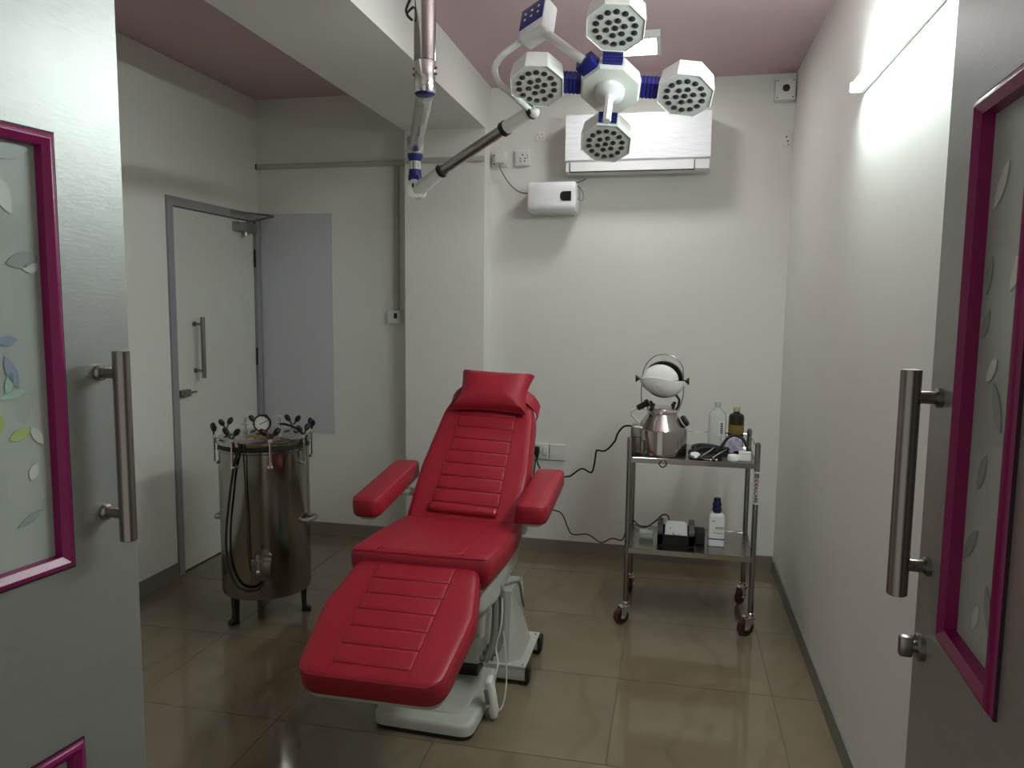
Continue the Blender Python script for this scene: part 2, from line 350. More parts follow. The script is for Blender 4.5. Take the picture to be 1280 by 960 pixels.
# double entrance door, two leaves standing open
def leaf_motifs(pane, pt, N, specs):
    for s, z, ang, L, wd, m in specs:
        ca, sa = math.cos(ang), math.sin(ang); P = []
        for k in range(13):
            t = k / 12; P.append((L * t, wd * math.sin(math.pi * t) ** 0.8))
        for k in range(11, 0, -1):
            t = k / 12; P.append((L * t, -wd * math.sin(math.pi * t) ** 0.8))
        q = [V((s + x * ca - y * sa, z + x * sa + y * ca)) for x, y in P]
        b = MB(); b.loft([[pt(p.x, p.y, hgt) for p in q] for hgt in (-0.0095, -0.0085)])
        b.build('etched_leaf', m, pane)
def entrance_leaf(name, label, E, deg, side, motifs):
    d = V((math.sin(math.radians(deg)), math.cos(math.radians(deg)), 0)); n = V((d.y, -d.x, 0)) * side
    E = V((E[0], E[1], 0)); W_ = 0.65; hinge = E - d * W_
    root = struct(thing(name, label, None, hinge, kind='structure'))
    pt = lambda s, z, hgt: E + d * s + Z_ * z + n * hgt
    def pbox(b, s0, s1, z0, z1, h0, h1):
        b.add([pt(s, z, h_) for h_ in (h0, h1) for z in (z0, z1) for s in (s0, s1)],
              [(0, 2, 3, 1), (4, 5, 7, 6), (0, 1, 5, 4), (2, 6, 7, 3), (0, 4, 6, 2), (1, 3, 7, 5)])
    S0, S1 = -0.312, -0.122; ZZ = [(0.20, 0.807), (1.090, 1.742)]
    i_ = 0.006
    b = MB(); pbox(b, S1 - i_, 0, 0.008, 2.05, -0.04, 0); pbox(b, -W_, S0 + i_, 0.008, 2.05, -0.04, 0)
    for z0, z1 in ((0.008, 0.20 + i_), (0.807 - i_, 1.090 + i_), (1.742 - i_, 2.05)): pbox(b, S0 + i_, S1 - i_, z0, z1, -0.04, 0)
    b.build('leaf', M_alu, root, origin=hinge)
    for k, (z0, z1) in enumerate(ZZ):
        MB().molding(S0 - 0.002, S1 + 0.002, z0 - 0.002, z1 + 0.002, E, d, Z_, n, [(0, 0), (0, 0.003), (0.006, 0.003)]).build('gasket', M_gasket, root)
        MB().molding(S0, S1, z0, z1, E, d, Z_, n, [(0, 0), (0.001, 0.005), (0.005, 0.009), (0.010, 0.010), (0.020, 0.004), (0.021, -0.010)]).build('panel_frame', M_pink, root)
        b = MB(); pbox(b, S0 + 0.010, S1 - 0.010, z0 + 0.010, z1 - 0.010, -0.016, -0.010)
        pane = b.build('glass_pane', M_glass, root, origin=pt((S0 + S1) / 2, (z0 + z1) / 2, -0.013))
        if k == 1: leaf_motifs(pane, pt, n, motifs)
    # pull handle: long bar on two standoffs
    off = 0.048 if side > 0 else 0.038; hs = -0.060 if side > 0 else -0.052
    b = MB(); b.lathe([(0.0120, 1.118), (0.0130, 1.119), (0.0130, 1.421), (0.0120, 1.422)], E + d * hs + n * off, Z_, 24)
    hd = b.build('pull_handle', M_steelb, root)
    for z in (1.160, 1.386):
        MB().cyl(pt(hs, z, 0), pt(hs, z, off - 0.008), 0.0085, n=16).lathe([(0.013, 0), (0.013, 0.006), (0.0095, 0.009)], pt(hs, z, 0), n, 16).build('standoff', M_steelb, hd)
    if side < 0:
        b = MB(); b.lathe([(0.019, 0), (0.019, 0.006), (0.016, 0.009)], pt(-0.045, 1.045, 0), n, 24)
        lk = b.build('lock_rose', M_steelb, root)
        R = Matrix((d, n, Z_)).transposed()
        MB().cyl(pt(-0.045, 1.045, 0.008), pt(-0.045, 1.045, 0.014), 0.008).rbox(pt(-0.045, 1.045, 0.021), (0.014, 0.018, 0.030), 0.004, R).build('thumb_turn', M_steelb, lk)
    return root
M_ir1 = mat('iridescent_blue_motif', (0.26, 0.33, 0.44), 0.3)
M_ir2 = mat('iridescent_green_motif', (0.36, 0.56, 0.44), 0.3)
M_ir3 = mat('iridescent_yellow_motif', (0.42, 0.54, 0.20), 0.3)
M_ir4 = mat('pale_motif', (0.62, 0.66, 0.62), 0.25)
M_ir5 = mat('dark_motif', (0.30, 0.345, 0.33), 0.3)
lm = [(-0.21, 1.70, 0.25, 0.06, 0.012, M_ir5), (-0.185, 1.62, 1.9, 0.06, 0.012, M_ir4), (-0.195, 1.55, 0.25, 0.05, 0.011, M_ir5), (-0.172, 1.545, 0.1, 0.026, 0.008, M_ir4),
      (-0.215, 1.44, 0.1, 0.03, 0.007, M_ir1), (-0.205, 1.42, -1.2, 0.05, 0.008, M_ir1), (-0.22, 1.36, 0.2, 0.05, 0.005, M_ir2), (-0.205, 1.365, 1.3, 0.035, 0.006, M_ir2),
      (-0.205, 1.30, 0.35, 0.035, 0.008, M_ir3), (-0.172, 1.315, -1.0, 0.035, 0.007, M_ir4), (-0.218, 1.31, 1.5, 0.03, 0.006, M_ir3), (-0.175, 1.235, 1.2, 0.026, 0.008, M_ir4),
      (-0.20, 1.17, 0.4, 0.045, 0.006, M_ir5)]
rm = [(-0.20, 1.66, -0.9, 0.06, 0.010, M_ir4), (-0.17, 1.56, -1.3, 0.045, 0.008, M_ir5), (-0.175, 1.50, -1.0, 0.04, 0.008, M_ir5), (-0.23, 1.52, 2.2, 0.06, 0.010, M_ir4),
      (-0.18, 1.42, 2.4, 0.04, 0.008, M_ir4), (-0.20, 1.34, -1.1, 0.05, 0.009, M_ir5), (-0.235, 1.37, 1.0, 0.06, 0.010, M_ir5), (-0.19, 1.25, -0.8, 0.06, 0.009, M_ir5),
      (-0.23, 1.20, -1.9, 0.05, 0.009, M_ir5), (-0.21, 1.17, -1.2, 0.035, 0.008, M_ir4)]
entrance_leaf('door_2', 'silver entrance door leaf standing open, its panel frame magenta', (-0.883, 1.086), 8.2, 1, lm)
entrance_leaf('door_3', 'silver entrance door leaf with thumb-turn lock standing open by the right wall', (0.346, 1.117), 2.9, -1, rm)

# ------------------------------------------------------------------ lamps of the room
t = thing('tube_light', 'lit white tube light fixed high on the right wall', 'light', (XR, 2.2, 2.235))
ty0, ty1, tz = 1.60, 2.80, 2.235
MB().rbox((XR - 0.011, (ty0 + ty1) / 2, tz), (0.022, ty1 - ty0, 0.030), 0.003).build('batten', M_white, t)
MB().lathe([(0.010, ty0 + 0.012), (0.0145, ty0 + 0.02), (0.0145, ty1 - 0.02), (0.010, ty1 - 0.012)], (XR - 0.036, 0, tz), Y_, 16).build('tube', M_tube_e, t)
for y in (ty0 + 0.01, ty1 - 0.01):
    MB().rbox((XR - 0.028, y, tz), (0.05, 0.02, 0.036), 0.005).build('end_cap', M_white, t)
t = thing('ceiling_lamp', 'lit square ceiling lamp above the air conditioner', 'light', (-0.23, 3.77, ZC))
px0, px1, py0, py1, pz = -0.365, -0.105, 3.64, 3.90, ZC - 0.032
MB().molding(px0, px1, py0, py1, (0, 0, ZC), X_, Y_, -Z_, [(0, 0), (0, 0.030), (0.004, 0.034), (0.018, 0.034), (0.020, 0.030)]).build('housing', M_white, t)
MB().box(px0 + 0.018, px1 - 0.018, py0 + 0.018, py1 - 0.018, ZC - 0.032, ZC - 0.022).build('diffuser', M_panel_e, t)

# ------------------------------------------------------------------ treatment chair
CX = -0.825
chair = thing('treatment_chair', 'crimson padded treatment chair on a white metal base', 'chair', (CX, 2.75, 0))
def panels(parent, o, U, W, N, wfun, v0, v1, cnt, h0, name='stitched_panel', puff=0.006, last_gap=0.0):
    step = (v1 - v0) / cnt
    for i in range(cnt):
        a, c_ = v0 + i * step + 0.0012, v0 + (i + 1) * step - 0.0012
        wa, wc = wfun(a), wfun(c_)
        o_, U_, W_, N_ = V(o), V(U), V(W), V(N); rings = []
        for d, hh in [(0, -0.004), (0, 0.0005), (0.0025, puff * 0.6), (0.007, puff * 0.9), (0.014, puff)]:
            rings.append([o_ + U_ * x + W_ * y + N_ * (h0 + hh) for x, y in ((-wa + d, a + d), (wa - d, a + d), (wc - d, c_ - d), (-wc + d, c_ - d))])
        MB().loft(rings).build(name, M_red, parent, angle=60)
def piping(parent, o, U, W, N, pts, h, r=0.0028):
    MB().tube([V(o) + V(U) * x + V(W) * y + V(N) * h for x, y in pts], r, 6).build('piping', M_redd, parent)
# footrest
fo = V((CX + 0.006, 1.885, 0.443)); fe = V((CX - 0.004, 2.395, 0.622))
W = (fe - fo).normalized(); U = X_.copy(); N = U.cross(W).normalized(); L = (fe - fo).length
out = Outline([(-0.222, 0.0), (0.222, 0.0), (0.253, 0.30), (0.215, L), (-0.215, L), (-0.253, 0.30)], [0.075, 0.075, 0.25, 0.07, 0.07, 0.25], 7)
foot = MB().slab(out, fo, U, W, N, [(0.03, -0.088), (0.010, -0.084), (0.001, -0.072), (0, -0.05), (0, -0.025), (0.003, -0.012), (0.010, -0.004), (0.022, -0.0005), (0.04, 0.0)]).build('footrest', M_red, chair, angle=70)
MB().slab(out, fo, U, W, N, [(0.02, -0.104), (0.014, -0.100), (0.014, -0.086)]).build('underside_plate', M_abs, foot)
wf = lambda v: 0.118 + 0.020 * v / L
panels(foot, fo, U, W, N, wf, 0.055, L - 0.035, 6, 0.0, puff=0.0055)
for sg in (-1, 1): piping(foot, fo, U, W, N, [(sg * (wf(0.04) + 0.004), 0.035), (sg * (wf(L) + 0.004), L - 0.02)], 0.0008)
pin = out.ring(0.006); piping(foot, fo, U, W, N, [(p.x, p.y) for p in pin] + [(pin[0].x, pin[0].y)], -0.006, 0.0022)
# seat
so = V((CX - 0.003, 2.372, 0.655)); se = V((CX, 2.945, 0.622))
W = (se - so).normalized(); N = U.cross(W).normalized(); L = (se - so).length
out = Outline([(-0.255, 0.0), (0.255, 0.0), (0.262, 0.25), (0.250, L), (-0.250, L), (-0.262, 0.25)], [0.035, 0.035, 0.2, 0.05, 0.05, 0.2], 6)
seat = MB().slab(out, so, U, W, N, [(0.06, -0.125), (0.03, -0.118), (0.010, -0.095), (0.001, -0.06), (0, -0.03), (0.003, -0.014), (0.010, -0.005), (0.022, -0.001), (0.045, 0.0)]).build('seat', M_red, chair, angle=70)
wf = lambda v: 0.150 - 0.030 * v / L
panels(seat, so, U, W, N, wf, 0.024, L - 0.05, 1, -0.001, puff=0.003)
for sg in (-1, 1): piping(seat, so, U, W, N, [(sg * (wf(0.02) + 0.004), 0.018), (sg * (wf(L) + 0.004), L - 0.06)], 0.0)
pin = out.ring(0.006); piping(seat, so, U, W, N, [(p.x, p.y) for p in pin] + [(pin[0].x, pin[0].y)], -0.008, 0.0022)
# backrest
bo = V((CX, 2.900, 0.640)); be = V((CX + 0.030, 3.372, 1.135))
W = (be - bo).normalized(); bo = bo - W * 0.060; Ub = (X_ - W * X_.dot(W)).normalized(); N = Ub.cross(W).normalized(); L = (be - bo).length
out = Outline([(-0.238, 0.0), (0.238, 0.0), (0.242, 0.28), (0.212, L - 0.16), (0.150, L), (-0.150, L), (-0.212, L - 0.16), (-0.242, 0.28)], [0.05, 0.05, 0.3, 0.25, 0.07, 0.07, 0.25, 0.3], 6)
back = MB().slab(out, bo, Ub, W, N, [(0.04, -0.105), (0.012, -0.100), (0.001, -0.08), (0, -0.04), (0.002, -0.020), (0.009, -0.007), (0.020, -0.001), (0.04, 0.0)]).build('backrest', M_red, chair, angle=70)
MB().slab(out, bo, Ub, W, N, [(0.03, -0.13), (0.02, -0.125), (0.018, -0.103)]).build('back_shell', M_abs, back)
wf = lambda v: 0.148 - 0.028 * v / L
panels(back, bo, Ub, W, N, wf, 0.112, L - 0.12, 8, 0.0, puff=0.006)
for sg in (-1, 1): piping(back, bo, Ub, W, N, [(sg * (wf(0.05) + 0.004), 0.06), (sg * (wf(L) + 0.004), L - 0.10)], 0.0008)
pin = out.ring(0.007); piping(back, bo, Ub, W, N, [(p.x, p.y) for p in pin] + [(pin[0].x, pin[0].y)], -0.007, 0.0022)
q = rpoly([(-0.150, 0.062), (0.150, 0.062), (0.150, 0.106), (-0.150, 0.106)], 0.018, 4)
MB().slab(q, bo, Ub, W, N, [(0, -0.01), (0.0, 0.008), (0.006, 0.018), (0.014, 0.022)]).build('lumbar_roll', M_red, chair, angle=70)
# head pillow: pinched corners
po = bo + W * (L - 0.175) + Ub * 0.006 + N * 0.008
q = []; hw, ht = 0.170, 0.215; ns = 12
edge = []
for k in range(ns): edge.append((-hw + 2 * hw * k / ns, 0.0 + 0.010 * math.sin(math.pi * k / ns)))
for k in range(ns): edge.append((hw - 0.018 * math.sin(math.pi * k / ns) + 0.0 * k, ht * k / ns))
for k in range(ns): edge.append((hw - 2 * hw * k / ns, ht - 0.004 * math.sin(math.pi * k / ns)))
for k in range(ns): edge.append((-hw + 0.018 * math.sin(math.pi * k / ns), ht - ht * k / ns))
b = MB(); cen = V((0, ht / 2)); rings = []
for sc_f, hh in ((0.55, -0.004), (0.85, 0.0), (0.97, 0.010), (1.0, 0.018), (0.985, 0.026), (0.93, 0.044), (0.82, 0.060), (0.6, 0.072), (0.3, 0.077)):
    rings.append([po + Ub * (cen.x + (x - cen.x) * sc_f) + W * (cen.y + (y - cen.y) * sc_f) + N * hh for x, y in edge])
b.loft(rings); pil = b.build('head_pillow', M_red, chair, angle=70)
piping(pil, po, Ub, W, N, [(x * 1.0, cen.y + (y - cen.y)) for x, y in edge] + [edge[0]], 0.018, 0.003)
for sg in (-1, 1):
    strip = [(0.150, 0.125, 0.012), (0.172, 0.118, 0.006), (0.196, 0.108, -0.008), (0.214, 0.098, -0.030), (0.222, 0.094, -0.065), (0.20, 0.090, -0.112)]
    b = MB(); rings = []
    for x, y, hh in strip:
        c_ = po + Ub * (sg * x * 0.94) + W * (y - 0.02) + N * hh
        rings.append([c_ + W * 0.032 + N * 0.003, c_ + W * 0.032 - N * 0.002 - Ub * sg * 0.002, c_ - W * 0.032 - N * 0.002 - Ub * sg * 0.002, c_ - W * 0.032 + N * 0.003])
    b.loft(rings); b.build('strap', M_red, pil)
# armrests
def armrest(xc, y0, y1, z0, z1, wd):
    o = V((xc, y0, z0)); e = V((xc, y1, z1)); W = (e - o).normalized(); N = X_.cross(W).normalized(); L = (e - o).length
    h2 = wd / 2
    out = Outline([(-h2, 0), (h2, 0), (h2, L), (-h2, L)], [0.045, 0.045, 0.035, 0.035], 6)
    a = MB().slab(out, o, X_, W, N, [(0.022, -0.078), (0.008, -0.075), (0.001, -0.064), (0, -0.045), (0, -0.02), (0.002, -0.010), (0.007, -0.003), (0.016, 0.0), (0.035, 0.002)]).build('armrest', M_red, chair, angle=70)
    pin = out.ring(0.004); piping(a, o, X_, W, N, [(p.x, p.y) for p in pin] + [(pin[0].x, pin[0].y)], -0.007, 0.0022)
    MB().slab(out, o, X_, W, N, [(0.030, -0.092), (0.026, -0.088), (0.026, -0.076)]).build('arm_plate', M_abs, a)
    s = 1 if xc < CX else -1
    c_ = o + W * (L * 0.72) - N * 0.10
    b = MB(); b.rbox(c_ + X_ * s * 0.045, (0.13, 0.06, 0.022), 0.004); b.rbox(c_ + X_ * s * 0.095 - Z_ * 0.07, (0.024, 0.06, 0.16), 0.004)
    b.build('arm_bracket', M_abs, a)
armrest(-1.152, 2.660, 3.170, 0.745, 0.805, 0.118)
armrest(-0.507, 2.725, 3.215, 0.745, 0.790, 0.125)
# white under-seat shell and lifting housing
def yloft(b, secs):
    """rounded box sections along y: (y, x0, x1, z0, z1)"""
    rings = []
    for y, x0, x1, z0, z1 in secs:
        rings.append([V((p.x, y, p.y)) for p in rpoly([(x0, z0), (x1, z0), (x1, z1), (x0, z1)], 0.03, 4)])
    return b.loft(rings)
b = MB(); yloft(b, [(2.43, -1.00, -0.65, 0.44, 0.545), (2.46, -1.03, -0.615, 0.415, 0.545), (2.60, -1.045, -0.600, 0.405, 0.54), (2.95, -1.045, -0.600, 0.43, 0.525), (3.10, -1.03, -0.61, 0.48, 0.60), (3.14, -1.0, -0.64, 0.50, 0.60)])
b.build('seat_shell', M_abs, chair, angle=50)
b = MB(); yloft(b, [(2.62, -0.97, -0.68, 0.16, 0.43), (2.64, -0.985, -0.665, 0.145, 0.44), (2.98, -0.985, -0.665, 0.145, 0.44), (3.00, -0.97, -0.68, 0.16, 0.43)])
b.build('lift_housing', M_abs, chair, angle=50)
b = MB(); b.ell((-0.655, 2.535, 0.435), (0.035, 0.055, 0.062)); b.cyl((-0.655, 2.535, 0.40), (-0.655, 2.55, 0.30), 0.026, 0.018)
b.build('hinge_knuckle', M_abs, chair)
MB().rbox((-0.825, 2.82, 0.095), (0.25, 0.26, 0.11), 0.006).build('lift_column', M_black, chair)
# front base tray
tray = rpoly([(-1.000, 2.372), (-0.635, 2.358), (-0.625, 2.62), (-0.655, 2.86), (-1.0, 2.86), (-1.02, 2.62)], [0.05, 0.05, 0.1, 0.04, 0.04, 0.1], 6)
tr = MB().slab(tray, (0, 0, 0), X_, Y_, Z_, [(0.0, 0.018), (0.0, 0.044), (0.003, 0.053), (0.010, 0.059), (0.020, 0.060)]).build('base_tray', M_abs, chair, angle=50)
MB().slab(tray, (0, 0, 0), X_, Y_, Z_, [(0.006, 0.0), (0.004, 0.019)]).build('rubber_foot', M_rubber, tr)
ramp = rpoly([(-0.965, 2.43), (-0.675, 2.42), (-0.665, 2.62), (-0.70, 2.80), (-0.95, 2.80), (-0.985, 2.62)], [0.07, 0.07, 0.1, 0.03, 0.03, 0.1], 6)
MB().slab(ramp, (0, 0, 0), X_, Y_, Z_, [(0.0, 0.056), (0.003, 0.064), (0.010, 0.069), (0.025, 0.070)]).build('tread_plate', M_dirty, tr, angle=60)
# rear cross base with side fins
for y in (2.81, 3.085):
    tb = MB().rbox((-0.825, y, 0.048), (0.60, 0.05, 0.055), 0.004).build('cross_tube', M_abs, chair)
    for x in (-1.128, -0.522):
        MB().rbox((x, y, 0.045), (0.018, 0.056, 0.064), 0.004).build('end_cap', M_black, tb)
        MB().cyl((x - 0.0 + (0.02 if x < -0.8 else -0.02), y, 0.0), (x + (0.02 if x < -0.8 else -0.02), y, 0.022), 0.018, n=14).build('rubber_pad', M_rubber, tb)
for sg, xo in ((1, -0.528), (-1, -1.122)):
    xi = xo - sg * 0.16
    b = MB(); b.box(min(xi, xo), max(xi, xo), 2.782, 3.112, 0.074, 0.080)
    pl = b.build('cover_plate', M_abs, chair)
    for y in (2.80, 3.09):
        MB().cyl((xo - sg * 0.015, y, 0.08), (xo - sg * 0.015, y, 0.083), 0.005, n=8).build('bolt', M_tube_grey, pl)
    b = MB()
    x1, x2 = xo - sg * 0.074, xo - sg * 0.135
    prof = [(2.80, 0.08), (3.11, 0.08), (3.10, 0.28), (3.08, 0.335), (3.02, 0.358), (2.845, 0.358)]
    ang = [(2.80, 0.08), (3.10, 0.08), (3.07, 0.18), (3.06, 0.30), (2.95, 0.355), (2.845, 0.355)]
    b.loft([[V((x2, y, z)) for y, z in prof], [V((x1, y, z)) for y, z in prof]])
    b.add([(x1, 2.80, 0.08), (x1, 3.10, 0.08), (x1, 2.845, 0.345), (xo - sg * 0.03, 2.85, 0.08), (xo - sg * 0.03, 3.05, 0.08), (x1, 3.07, 0.20)],
          [(0, 3, 2), (3, 4, 5, 2), (4, 1, 5), (0, 1, 4, 3), (0, 2, 5, 1)])
    b.build('upright_fin', M_abs, chair, angle=25)
# cable loops at the chair's side
for k, (dx, dy, r) in enumerate(((0, 0, 0.013), (0.012, 0.05, 0.014), (0.0, 0.10, 0.010))):
    MB().tube(spline([(-0.640 + dx, 2.58 + dy, 0.470), (-0.622 + dx, 2.60 + dy, 0.455), (-0.612 + dx, 2.61 + dy, 0.40), (-0.615 + dx, 2.60 + dy, 0.27 - 0.02 * k), (-0.635 + dx, 2.585 + dy, 0.20), (-0.66, 2.60 + dy, 0.19)], 5), r, 8).build('cable', M_cord_g, chair)
MB().tube(spline([(-0.64, 2.90, 0.364), (-0.604, 2.95, 0.362), (-0.599, 3.0, 0.335), (-0.598, 3.05, 0.26), (-0.596, 3.09, 0.20)], 5), 0.005, 6).build('cable', M_cord_g, chair)
# hand control hanging at the chair
t = thing('hand_control', 'white corded hand control hanging beside the chair base', 'remote control', (-0.600, 2.50, 0.0))
R = Matrix.Rotation(math.radians(-7), 3, 'Y') @ Matrix.Rotation(math.radians(8), 3, 'X')
MB().rbox((-0.600, 2.52, 0.088), (0.026, 0.052, 0.155), 0.010, R, 3).build('handset', M_white, t)
MB().rbox((-0.612, 2.492, 0.10), (0.016, 0.006, 0.06), 0.002, R).build('key_strip', M_cord_g, t)
MB().tube(spline([(-0.592, 2.53, 0.165), (-0.588, 2.56, 0.20), (-0.605, 2.60, 0.24), (-0.590, 2.62, 0.33), (-0.60, 2.66, 0.43), (-0.63, 2.68, 0.47)], 6), 0.0035, 6).build('cord', M_cord_w, t)
MB().tube(spline([(-0.59, 2.54, 0.02), (-0.572, 2.57, 0.03), (-0.565, 2.60, 0.10), (-0.575, 2.63, 0.20), (-0.60, 2.66, 0.33), (-0.62, 2.67, 0.44)], 6), 0.003, 6).build('cord', M_cord_w, t)

# ------------------------------------------------------------------ ceiling surgical lamp
lamp = thing('surgical_lamp', 'four-headed white surgical lamp with blue joints hanging from a steel ceiling arm', 'lamp', (-0.778, 2.30, ZC))
PX, PY = -0.778, 2.30
b = MB(); b.lathe([(0.034, 2.245), (0.034, ZC)], (PX, PY, 0)); pole = b.build('ceiling_pole', M_steel, lamp)
b = MB(); b.lathe([(0.11, 0), (0.11, -0.012), (0.05, -0.03), (0.036, -0.05)], (PX, PY, ZC)); b.build('ceiling_flange', M_white, lamp)
b = MB(); b.lathe([(0.031, 2.149), (0.0325, 2.152), (0.0325, 2.243), (0.031, 2.246)], (PX, PY, 0)); sl = b.build('pole_sleeve', M_chrome, lamp)
MB().lathe([(0.0290, 2.1445), (0.0312, 2.146), (0.0312, 2.151)], (PX, PY, 0)).build('pole_cap', M_blue, lamp)
for a in (0.12, math.pi - 0.1, math.pi + 0.02):
    for z in (2.225, 2.207):
        p = V((PX + 0.032 * math.cos(a), PY + 0.032 * math.sin(a), z)); MB().cyl(p, p + V((math.cos(a), math.sin(a), 0)) * 0.006, 0.004, n=8).build('bolt', M_steelb, sl)
MB().tube(spline([(PX - 0.030, PY - 0.02, 2.40), (PX - 0.045, PY - 0.035, 2.375), (PX - 0.032, PY - 0.025, 2.36), (PX - 0.050, PY - 0.03, 2.385), (PX - 0.036, PY - 0.02, 2.43)], 5), 0.004, 6).build('cable', M_rubber, lamp)
A0, A1 = V((PX - 0.008, PY + 0.025, 2.155)), V((-1.145, 3.25, 2.190))
ad = (A1 - A0).normalized(); u, w_, _d = frame_of(ad)
rings = []
for k in range(26):
    tt = k / 25; p = A0.lerp(A1, tt)
    rings.append([p + (u * math.cos(2 * math.pi * j / 18) + w_ * math.sin(2 * math.pi * j / 18)) * (0.0275 + 0.0022 * math.sin(j * 2.1 + k * 1.7) * math.sin(k * 0.9)) for j in range(18)])
b = MB(); b.loft(rings); b.build('swing_arm', M_film, lamp)
NX, NY = -1.145, 3.25
MB().lathe([(0.034, 2.155), (0.037, 2.165), (0.037, 2.225), (0.030, 2.235)], (NX, NY, 0)).build('arm_end', M_film, lamp)
MB().lathe([(0.026, 2.128), (0.034, 2.148), (0.036, 2.166)], (NX, NY, 0)).build('collar', M_blue, lamp)
MB().lathe([(0.025, 2.085), (0.025, 2.130)], (NX, NY, 0)).build('neck', M_chrome, lamp)
b = MB(); b.lathe([(0.028, 2.055), (0.029, 2.07), (0.027, 2.092)], (NX, NY, 0)); b.rbox((NX, NY, 2.055), (0.052, 0.052, 0.03), 0.008)
b.build('collar', M_blue, lamp)
b = MB(); b.rbox((NX + 0.002, NY, 2.02), (0.050, 0.052, 0.085), 0.015, None, 3); b.cyl((NX + 0.01, NY - 0.03, 2.0), (NX + 0.01, NY + 0.03, 2.0), 0.035)
jt = b.build('elbow_joint', M_lampw, lamp)
MB().rbox((NX + 0.0, NY - 0.030, 2.02), (0.008, 0.004, 0.02), 0.001).build('slot', M_black, jt)
S = [V((-1.123, 3.24, 2.004)), V((-0.994, 3.17, 2.072)), V((-0.678, 2.98, 2.192)), V((-0.555, 2.905, 2.236))]
dirn = (S[3] - S[0]).normalized()
MB().tube([S[0] - dirn * 0.01, S[1]], [0.030, 0.028], 18).build('arm_sleeve', M_lampw, lamp)
MB().tube([S[1], S[2]], 0.022, 18).build('spring_arm', M_tube_grey, lamp)
MB().tube([S[2], S[3]], [0.0255, 0.026], 18).build('arm_sleeve', M_lampw, lamp)
for p in (S[1], S[2], S[3]):
    MB().tube([p - dirn * 0.010, p + dirn * 0.010], 0.0300, 18).build('arm_ring', M_black, lamp)
b = MB(); b.tube(spline([S[3] - dirn * 0.0, (-0.575, 2.88, 2.247), (-0.634, 2.87, 2.299), (-0.678, 2.87, 2.337), (-0.694, 2.87, 2.387), (-0.67, 2.87, 2.43), (-0.625, 2.87, 2.462), (-0.575, 2.86, 2.490)], 6), 0.0125, 12)
b.ell((-0.545, 2.895, 2.226), (0.022, 0.02, 0.02)); b.build('curved_arm', M_lampw, lamp)
tocam = (V((0, 0, 1.5)) - V((-0.53, 2.85, 2.53))).normalized()
camx = Z_.cross(tocam).normalized(); camy = tocam.cross(camx)
pc = lambda x, y, z: camx * x + camy * y + tocam * z
a_ = pc(28, 17, 18).normalized(); b_ = pc(3.5, 21, -25); b_ = (b_ - a_ * b_.dot(a_)).normalized(); c_ = a_.cross(b_).normalized()
bc = V((-0.532, 2.86, 2.540)); R = Matrix((a_, b_, c_)).transposed()
q = rpoly([(-0.062, -0.075), (0.062, -0.075), (0.062, 0.075), (-0.062, 0.075)], 0.016, 4)
cb = MB().slab(q, bc, a_, b_, c_, [(0.010, -0.040), (0.003, -0.036), (0, -0.026), (0, 0.020), (0.004, 0.028), (0.010, 0.030)]).build('control_box', M_whiteg, lamp, angle=40)
MB().rbox(bc + b_ * 0.016 + c_ * 0.031, (0.112, 0.104, 0.003), 0.001, R).build('control_screen', M_screen, cb)
for i in range(3):
    for j in range(2):
        MB().cyl(bc + a_ * (-0.032 + 0.032 * i) + b_ * (0.004 + 0.03 * j) + c_ * 0.032, bc + a_ * (-0.032 + 0.032 * i) + b_ * (0.004 + 0.03 * j) + c_ * 0.0345, 0.005, n=10).build('button', M_label, cb)
# lamp heads
HN = V((-0.018, -0.525, -0.851)).normalized(); HU = V((0.992, 0.096, -0.080)); HU = (HU - HN * HU.dot(HN)).normalized(); HV = HN.cross(HU).normalized()
if HV.z < 0: HV = -HV
HC = V((-0.256, 2.85, 2.279)); RAD = 0.269
def octa(r, rot=math.pi / 8): return [V((r / math.cos(math.pi / 8) * math.cos(rot + k * math.pi / 4), r / math.cos(math.pi / 8) * math.sin(rot + k * math.pi / 4))) for k in range(8)]
hub = MB().slab(octa(0.108), HC, HU, HV, HN, [(0.030, -0.075), (0.010, -0.062), (0, -0.018), (0, -0.012), (0.008, 0.0), (0.012, 0.001)]).build('hub', M_lampw, lamp, angle=20)
hb = MB().lathe([(0.052, 0), (0.054, 0.004), (0.052, 0.016), (0.046, 0.022), (0.034, 0.026), (0.020, 0.036), (0.0155, 0.05)], HC + HN * 0.0, HN, 28).build('handle_base', M_whiteg, hub)
MB().lathe([(0.018, 0.030), (0.016, 0.05), (0.015, 0.13), (0.0165, 0.140), (0.014, 0.146)], HC, HN, 8).build('sterile_handle', M_whiteg, hub)
lens_b = None
